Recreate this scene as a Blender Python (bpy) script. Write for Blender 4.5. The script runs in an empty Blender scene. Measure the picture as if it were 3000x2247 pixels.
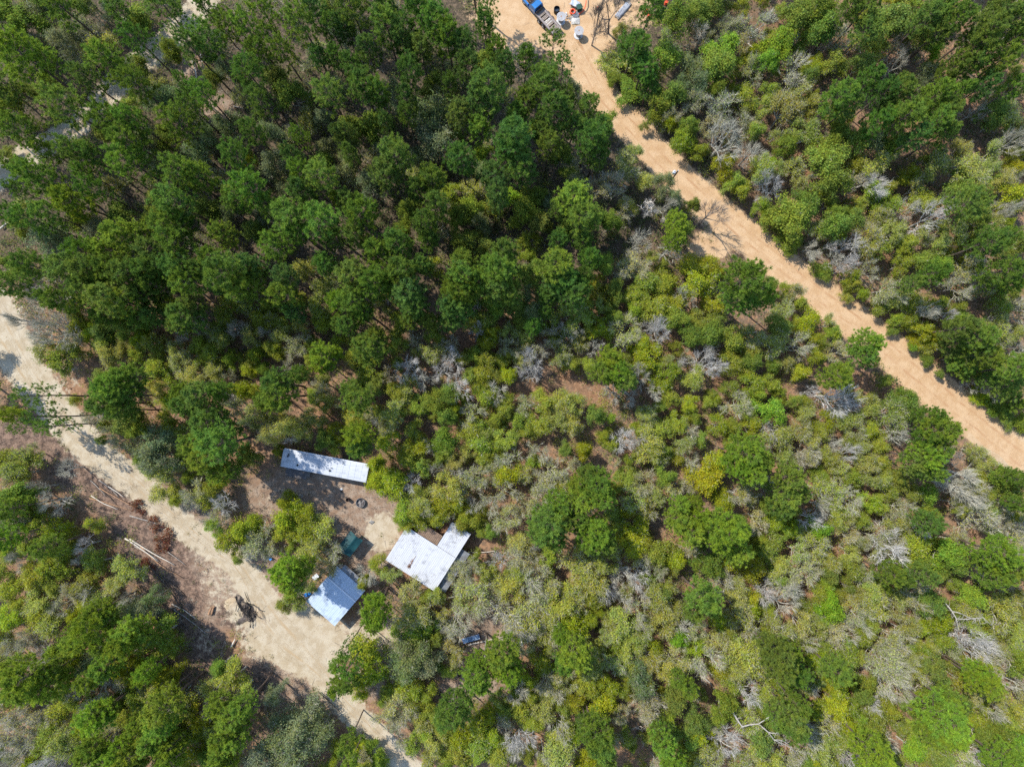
import bpy, math, random, re
import numpy as np
from mathutils import Vector, Matrix

C = bpy.context.scene.collection
SC = bpy.context.scene
R0 = np.random.default_rng(7)
random.seed(7)

# ------------------------------------------------------------------ camera
ALT, FPX, TILT = 120.0, 2000.0, math.radians(1.6)
cam_d = bpy.data.cameras.new("camera")
cam_d.sensor_width = 36.0
cam_d.lens = 24.0
cam_d.clip_end = 3000
cam = bpy.data.objects.new("camera", cam_d)
cam.location = (0, 0, ALT)
cam.rotation_euler = (TILT, 0, 0)
C.objects.link(cam)
SC.camera = cam
_c, _s = math.cos(TILT), math.sin(TILT)


def W(px, py, z=0.0):
    """photo position (3000 wide) -> the point of the place that lies there at height z"""
    x, y = (px - 1500) / FPX, -(py - 1123.5) / FPX
    d = (x, y * _c + _s, y * _s - _c)
    t = (ALT - z) / -d[2]
    return Vector((d[0] * t, d[1] * t, z))


def PX(v):
    """the inverse, used to lay out the road masks"""
    x, y, z = v[0], v[1], v[2] - ALT
    yy, zz = y * _c + z * _s, -y * _s + z * _c
    return 1500 + FPX * x / -zz, 1123.5 - FPX * yy / -zz


# ------------------------------------------------------------------ mesh helpers
def mk_mesh(name, V, tris=None, quads=None, mt=None, mq=None, mats=(), smooth=False):
    V = np.asarray(V, np.float32).reshape(-1, 3)
    t = np.zeros((0, 3), np.int32) if tris is None or len(tris) == 0 else np.asarray(tris, np.int32)
    q = np.zeros((0, 4), np.int32) if quads is None or len(quads) == 0 else np.asarray(quads, np.int32)
    me = bpy.data.meshes.new(name)
    me.vertices.add(len(V))
    me.vertices.foreach_set("co", V.ravel())
    nl = t.size + q.size
    me.loops.add(nl)
    me.loops.foreach_set("vertex_index", np.concatenate([t.ravel(), q.ravel()]).astype(np.int32))
    n = len(t) + len(q)
    me.polygons.add(n)
    tot = np.concatenate([np.full(len(t), 3), np.full(len(q), 4)]).astype(np.int32)
    me.polygons.foreach_set("loop_start", (np.cumsum(tot) - tot).astype(np.int32))
    me.polygons.foreach_set("loop_total", tot)
    mi = np.concatenate([np.zeros(len(t)) if mt is None else np.asarray(mt), np.zeros(len(q)) if mq is None else np.asarray(mq)]).astype(np.int32)
    me.polygons.foreach_set("material_index", mi)
    me.polygons.foreach_set("use_smooth", np.full(n, bool(smooth)))
    for m in mats:
        me.materials.append(m)
    me.update(calc_edges=True)
    me.validate()
    return me


class MB:
    """collects shapes for ONE mesh object"""

    def __init__(s):
        s.V, s.T, s.Q, s.MT, s.MQ, s.n = [], [], [], [], [], 0

    def add(s, V, T=None, Q=None, m=0):
        V = np.asarray(V, float).reshape(-1, 3)
        if T is not None and len(T):
            T = np.asarray(T, int) + s.n
            s.T.append(T)
            s.MT.append(np.full(len(T), m))
        if Q is not None and len(Q):
            Q = np.asarray(Q, int) + s.n
            s.Q.append(Q)
            s.MQ.append(np.full(len(Q), m))
        s.V.append(V)
        s.n += len(V)
        return s

    def box(s, c, d, rz=0.0, m=0, ry=0.0, rx=0.0, taper=1.0):
        c, d = np.array(c, float), np.array(d, float) / 2
        k = np.array([[x, y, z] for z in (-1, 1) for y in (-1, 1) for x in (-1, 1)], float)
        k[4:, :2] *= taper
        v = k * d
        M = np.array(Matrix.Rotation(rz, 3, 'Z') @ Matrix.Rotation(ry, 3, 'Y') @ Matrix.Rotation(rx, 3, 'X'))
        v = v @ M.T + c
        return s.add(v, Q=[[0, 2, 3, 1], [4, 5, 7, 6], [0, 1, 5, 4], [2, 6, 7, 3], [0, 4, 6, 2], [1, 3, 7, 5]], m=m)

    def tubes(s, P0, P1, r0, r1, n=6, m=0, caps=False):
        P0, P1 = np.atleast_2d(np.asarray(P0, float)), np.atleast_2d(np.asarray(P1, float))
        k = len(P0)
        r0, r1 = np.broadcast_to(r0, (k,)), np.broadcast_to(r1, (k,))
        d = P1 - P0
        d = d / np.maximum(np.linalg.norm(d, axis=1, keepdims=True), 1e-9)
        a = np.where(np.abs(d[:, 2:3]) < 0.9, np.array([[0, 0, 1.0]]), np.array([[1.0, 0, 0]]))
        u = np.cross(d, a)
        u /= np.linalg.norm(u, axis=1, keepdims=True)
        w = np.cross(d, u)
        an = np.arange(n) * 2 * np.pi / n
        ring = u[:, None, :] * np.cos(an)[None, :, None] + w[:, None, :] * np.sin(an)[None, :, None]
        v = np.concatenate([P0[:, None, :] + ring * r0[:, None, None], P1[:, None, :] + ring * r1[:, None, None]], 1)
        i = np.arange(n)
        j = (i + 1) % n
        q = np.stack([i, j, j + n, i + n], 1)
        Q = (q[None] + (np.arange(k) * 2 * n)[:, None, None]).reshape(-1, 4)
        T = None
        if caps:
            fan0 = np.stack([np.zeros(n - 2, int), np.arange(2, n), np.arange(1, n - 1)], 1)
            fan1 = np.stack([np.zeros(n - 2, int), np.arange(1, n - 1), np.arange(2, n)], 1) + n
            f = np.concatenate([fan0, fan1])
            T = (f[None] + (np.arange(k) * 2 * n)[:, None, None]).reshape(-1, 3)
        return s.add(v.reshape(-1, 3), T=T, Q=Q, m=m)

    def path(s, pts, rad, n=8, m=0):
        """a tube swept along points, closed at both ends"""
        P = np.array(pts, float)
        rad = np.broadcast_to(rad, (len(P),))
        d = np.gradient(P, axis=0)
        d /= np.linalg.norm(d, axis=1, keepdims=True)
        V = []
        for p, t, r in zip(P, d, rad):
            a = np.array([0, 0, 1.0]) if abs(t[2]) < .9 else np.array([1.0, 0, 0])
            u = np.cross(t, a)
            u /= np.linalg.norm(u)
            w = np.cross(t, u)
            for k in range(n):
                V.append(p + r * (u * math.cos(2 * math.pi * k / n) + w * math.sin(2 * math.pi * k / n)))
        Q, T = [], []
        for k in range(len(P) - 1):
            for i in range(n):
                j = (i + 1) % n
                Q.append([k * n + i, k * n + j, (k + 1) * n + j, (k + 1) * n + i])
        e = (len(P) - 1) * n
        for i in range(1, n - 1):
            T.append([0, i + 1, i])
            T.append([e, e + i, e + i + 1])
        return s.add(V, T=T, Q=Q, m=m)

    def lathe(s, prof, c=(0, 0, 0), n=24, m=0):
        V, Q = [], []
        for r, z in prof:
            for k in range(n):
                V.append((c[0] + r * math.cos(2 * math.pi * k / n), c[1] + r * math.sin(2 * math.pi * k / n), c[2] + z))
        for k in range(len(prof) - 1):
            for i in range(n):
                j = (i + 1) % n
                Q.append([k * n + i, k * n + j, (k + 1) * n + j, (k + 1) * n + i])
        return s.add(V, Q=Q, m=m)

    def torus(s, c, R, r, n=24, k=8, m=0):
        V, Q = [], []
        for i in range(n):
            a = 2 * math.pi * i / n
            for j in range(k):
                b = 2 * math.pi * j / k
                V.append((c[0] + (R + r * math.cos(b)) * math.cos(a), c[1] + (R + r * math.cos(b)) * math.sin(a), c[2] + r * math.sin(b)))
        for i in range(n):
            for j in range(k):
                Q.append([i * k + j, ((i + 1) % n) * k + j, ((i + 1) % n) * k + (j + 1) % k, i * k + (j + 1) % k])
        return s.add(V, Q=Q, m=m)

    def quads(s, Pc, U, Wd, m=0):
        """flat leaves: centre, half-length and half-width vectors"""
        V = np.stack([Pc - U, Pc + Wd * .9 - U * .1, Pc + U, Pc - Wd * .9 - U * .1], 1)
        k = len(Pc)
        Q = np.arange(4 * k).reshape(-1, 4)
        return s.add(V.reshape(-1, 3), Q=Q, m=m)

    def blades(s, P0, P1, w, m=0, rng=R0, up=0.0):
        """thin pointed twigs or needles"""
        d = P1 - P0
        a = rng.normal(size=d.shape)
        if up:
            a = a * .35 + np.array([0, 0, up])
        u = np.cross(d, a)
        u /= np.maximum(np.linalg.norm(u, axis=1, keepdims=True), 1e-9)
        w = np.broadcast_to(w, (len(P0),))[:, None]
        V = np.stack([P0 - u * w, P0 + u * w, P1], 1)
        return s.add(V.reshape(-1, 3), T=np.arange(3 * len(P0)).reshape(-1, 3), m=m)

    def mesh(s, name, mats, smooth=False):
        cat = lambda L, k: np.concatenate(L) if L else np.zeros((0, k), int)
        return mk_mesh(name, np.concatenate(s.V), cat(s.T, 3), cat(s.Q, 4), np.concatenate(s.MT) if s.MT else None, np.concatenate(s.MQ) if s.MQ else None, mats if isinstance(mats, (list, tuple)) else [mats], smooth)


def obj(name, mb, mats, parent=None, smooth=False, loc=None, rz=0.0):
    me = mb if isinstance(mb, bpy.types.Mesh) else mb.mesh(name, mats, smooth)
    o = bpy.data.objects.new(name, me)
    C.objects.link(o)
    if parent is not None:
        o.parent = parent
    if loc is not None:
        o.location = loc
    o.rotation_euler = (0, 0, rz)
    return o


def tag(o, label, cat, group=None):
    o["label"] = label
    o["category"] = cat
    if group:
        o["group"] = group
    return o


def thing(name, label, cat, loc=(0, 0, 0), rz=0.0, group=None):
    o = bpy.data.objects.new(name, None)
    o.empty_display_size = 0.3
    C.objects.link(o)
    o.location = loc
    o.rotation_euler = (0, 0, rz)
    return tag(o, label, cat, group)


# ------------------------------------------------------------------ materials
def mat(name):
    m = bpy.data.materials.new(name)
    m.use_nodes = True
    nt = m.node_tree
    for n in list(nt.nodes):
        nt.nodes.remove(n)
    out = nt.nodes.new("ShaderNodeOutputMaterial")

    def N(t, **k):
        n = nt.nodes.new(t)
        for a, v in k.items():
            if a.startswith("i_"):
                n.inputs[a[2:].replace("_", " ")].default_value = v
            else:
                setattr(n, a, v)
        return n

    L = lambda a, b: nt.links.new(a, b)
    return m, nt, out, N, L


def mix(N, L, f, a, b, mode='MIX'):
    n = N("ShaderNodeMix", data_type='RGBA', blend_type=mode)
    for k, v in ((0, f), (6, a), (7, b)):
        if isinstance(v, bpy.types.NodeSocket):
            L(v, n.inputs[k])
        else:
            n.inputs[k].default_value = v if k == 0 or len(v) == 4 else (*v, 1)
    return n.outputs[2]


def ramp(N, L, src, lo, hi):
    n = N("ShaderNodeMapRange", interpolation_type='SMOOTHSTEP')
    L(src, n.inputs[0])
    n.inputs[1].default_value, n.inputs[2].default_value = lo, hi
    return n.outputs[0]


def noise(N, L, co, scale, detail=3.0, rough=.55):
    n = N("ShaderNodeTexNoise")
    n.inputs["Scale"].default_value = scale
    n.inputs["Detail"].default_value = detail
    n.inputs["Roughness"].default_value = rough
    if co is not None:
        L(co, n.inputs["Vector"])
    return n.outputs["Fac"]


def leaf_mat(name, hue=.03, val=.45, transl=.3, gloss=.25):
    """colour comes from the tree (object colour) with leaf-to-leaf variation"""
    m, nt, out, N, L = mat(name)
    oi = N("ShaderNodeObjectInfo")
    ge = N("ShaderNodeNewGeometry")
    hs = N("ShaderNodeHueSaturation")
    L(oi.outputs["Color"], hs.inputs["Color"])
    # sprays of older and younger leaves within one crown
    cv = noise(N, L, N("ShaderNodeTexCoord").outputs["Object"], .75, 3, .6)
    tn = mix(N, L, ramp(N, L, cv, .36, .64), (.82, .90, .95), (1.17, 1.10, .80))
    own = mix(N, L, N("ShaderNodeAttribute", attribute_name="tinted").outputs["Fac"], oi.outputs["Color"], N("ShaderNodeAttribute", attribute_name="tint").outputs["Color"])
    hs0 = mix(N, L, 1.0, own, tn, 'MULTIPLY')
    L(hs0, hs.inputs["Color"])
    a = N("ShaderNodeMapRange")
    L(ge.outputs["Random Per Island"], a.inputs[0])
    a.inputs[3].default_value, a.inputs[4].default_value = 1 - val, 1 + val
    L(a.outputs[0], hs.inputs["Value"])
    mu = N("ShaderNodeMath", operation='MULTIPLY')
    mu.inputs[1].default_value = 7.31
    L(ge.outputs["Random Per Island"], mu.inputs[0])
    fr = N("ShaderNodeMath", operation='FRACT')
    L(mu.outputs[0], fr.inputs[0])
    b = N("ShaderNodeMapRange")
    L(fr.outputs[0], b.inputs[0])
    b.inputs[3].default_value, b.inputs[4].default_value = .5 - hue, .5 + hue
    L(b.outputs[0], hs.inputs["Hue"])
    p = N("ShaderNodeBsdfPrincipled")
    p.inputs["Roughness"].default_value = .55
    p.inputs["Specular IOR Level"].default_value = gloss
    t = N("ShaderNodeBsdfTranslucent")
    L(hs.outputs[0], p.inputs["Base Color"])
    g = mix(N, L, .55, hs.outputs[0], (.12, .16, .01))
    L(hs.outputs[0], t.inputs["Color"])
    ms = N("ShaderNodeMixShader")
    ms.inputs[0].default_value = transl
    L(p.outputs[0], ms.inputs[1])
    L(t.outputs[0], ms.inputs[2])
    L(ms.outputs[0], out.inputs[0])
    return m


def plain(name, col, rough=.8, var=.25, scale=6.0, metal=0.0, col2=None, lo=.35, hi=.65, stretch=None, bump=0.0, spec=.3):
    m, nt, out, N, L = mat(name)
    tc = N("ShaderNodeTexCoord")
    mp = N("ShaderNodeMapping")
    if stretch:
        mp.inputs["Scale"].default_value = stretch
    L(tc.outputs["Object"], mp.inputs["Vector"])
    f = noise(N, L, mp.outputs[0], scale, 4)
    dk = tuple(c * (1 - var) for c in col)
    lt = tuple(min(c * (1 + var), 1) for c in col)
    c = mix(N, L, ramp(N, L, f, .3, .7), dk, lt)
    if col2:
        f2 = noise(N, L, mp.outputs[0], scale * .37, 5, .65)
        c = mix(N, L, ramp(N, L, f2, lo, hi), c, col2)
    p = N("ShaderNodeBsdfPrincipled")
    L(c, p.inputs["Base Color"])
    p.inputs["Roughness"].default_value = rough
    p.inputs["Metallic"].default_value = metal
    p.inputs["Specular IOR Level"].default_value = spec
    if bump:
        b = N("ShaderNodeBump")
        b.inputs["Strength"].default_value = bump
        b.inputs["Distance"].default_value = .05
        L(f, b.inputs["Height"])
        L(b.outputs[0], p.inputs["Normal"])
    L(p.outputs[0], out.inputs[0])
    return m


def twig_mat(name):
    m, nt, out, N, L = mat(name)
    oi = N("ShaderNodeObjectInfo")
    ge = N("ShaderNodeNewGeometry")
    a = N("ShaderNodeMapRange")
    L(ge.outputs["Random Per Island"], a.inputs[0])
    a.inputs[3].default_value, a.inputs[4].default_value = .65, 1.3
    hs = N("ShaderNodeHueSaturation")
    hs.inputs["Color"].default_value = (.43, .405, .315, 1)
    L(a.outputs[0], hs.inputs["Value"])
    L(hs.outputs[0], (p := N("ShaderNodeBsdfPrincipled")).inputs["Base Color"])
    p.inputs["Roughness"].default_value = .85
    p.inputs["Specular IOR Level"].default_value = .1
    L(p.outputs[0], out.inputs[0])
    return m


M = {}
M["needle"] = leaf_mat("pine_needles", .014, .35, .40, .06)
M["leaf"] = leaf_mat("oak_leaves", .026, .42, .48, .05)
M["twig"] = twig_mat("pale_twigs")
M["own"] = leaf_mat("tinted_bark", .01, .3, .0, .1)
M["pinebark"] = plain("pine_bark", (.11, .078, .058), .9, .35, 9, bump=.4)
M["greybark"] = plain("grey_bark", (.40, .38, .32), .9, .3, 8, bump=.3)
M["log_pale"] = plain("pale_wood", (.52, .46, .38), .85, .2, 5)
M["log_brown"] = plain("brown_wood", (.30, .175, .10), .9, .3, 5)
M["log_dark"] = plain("dark_wood", (.075, .06, .05), .9, .35, 6)
M["log_grey"] = plain("grey_wood", (.25, .22, .19), .9, .3, 5)
M["char"] = plain("charred_wood", (.022, .02, .019), .95, .5, 9)

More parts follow.
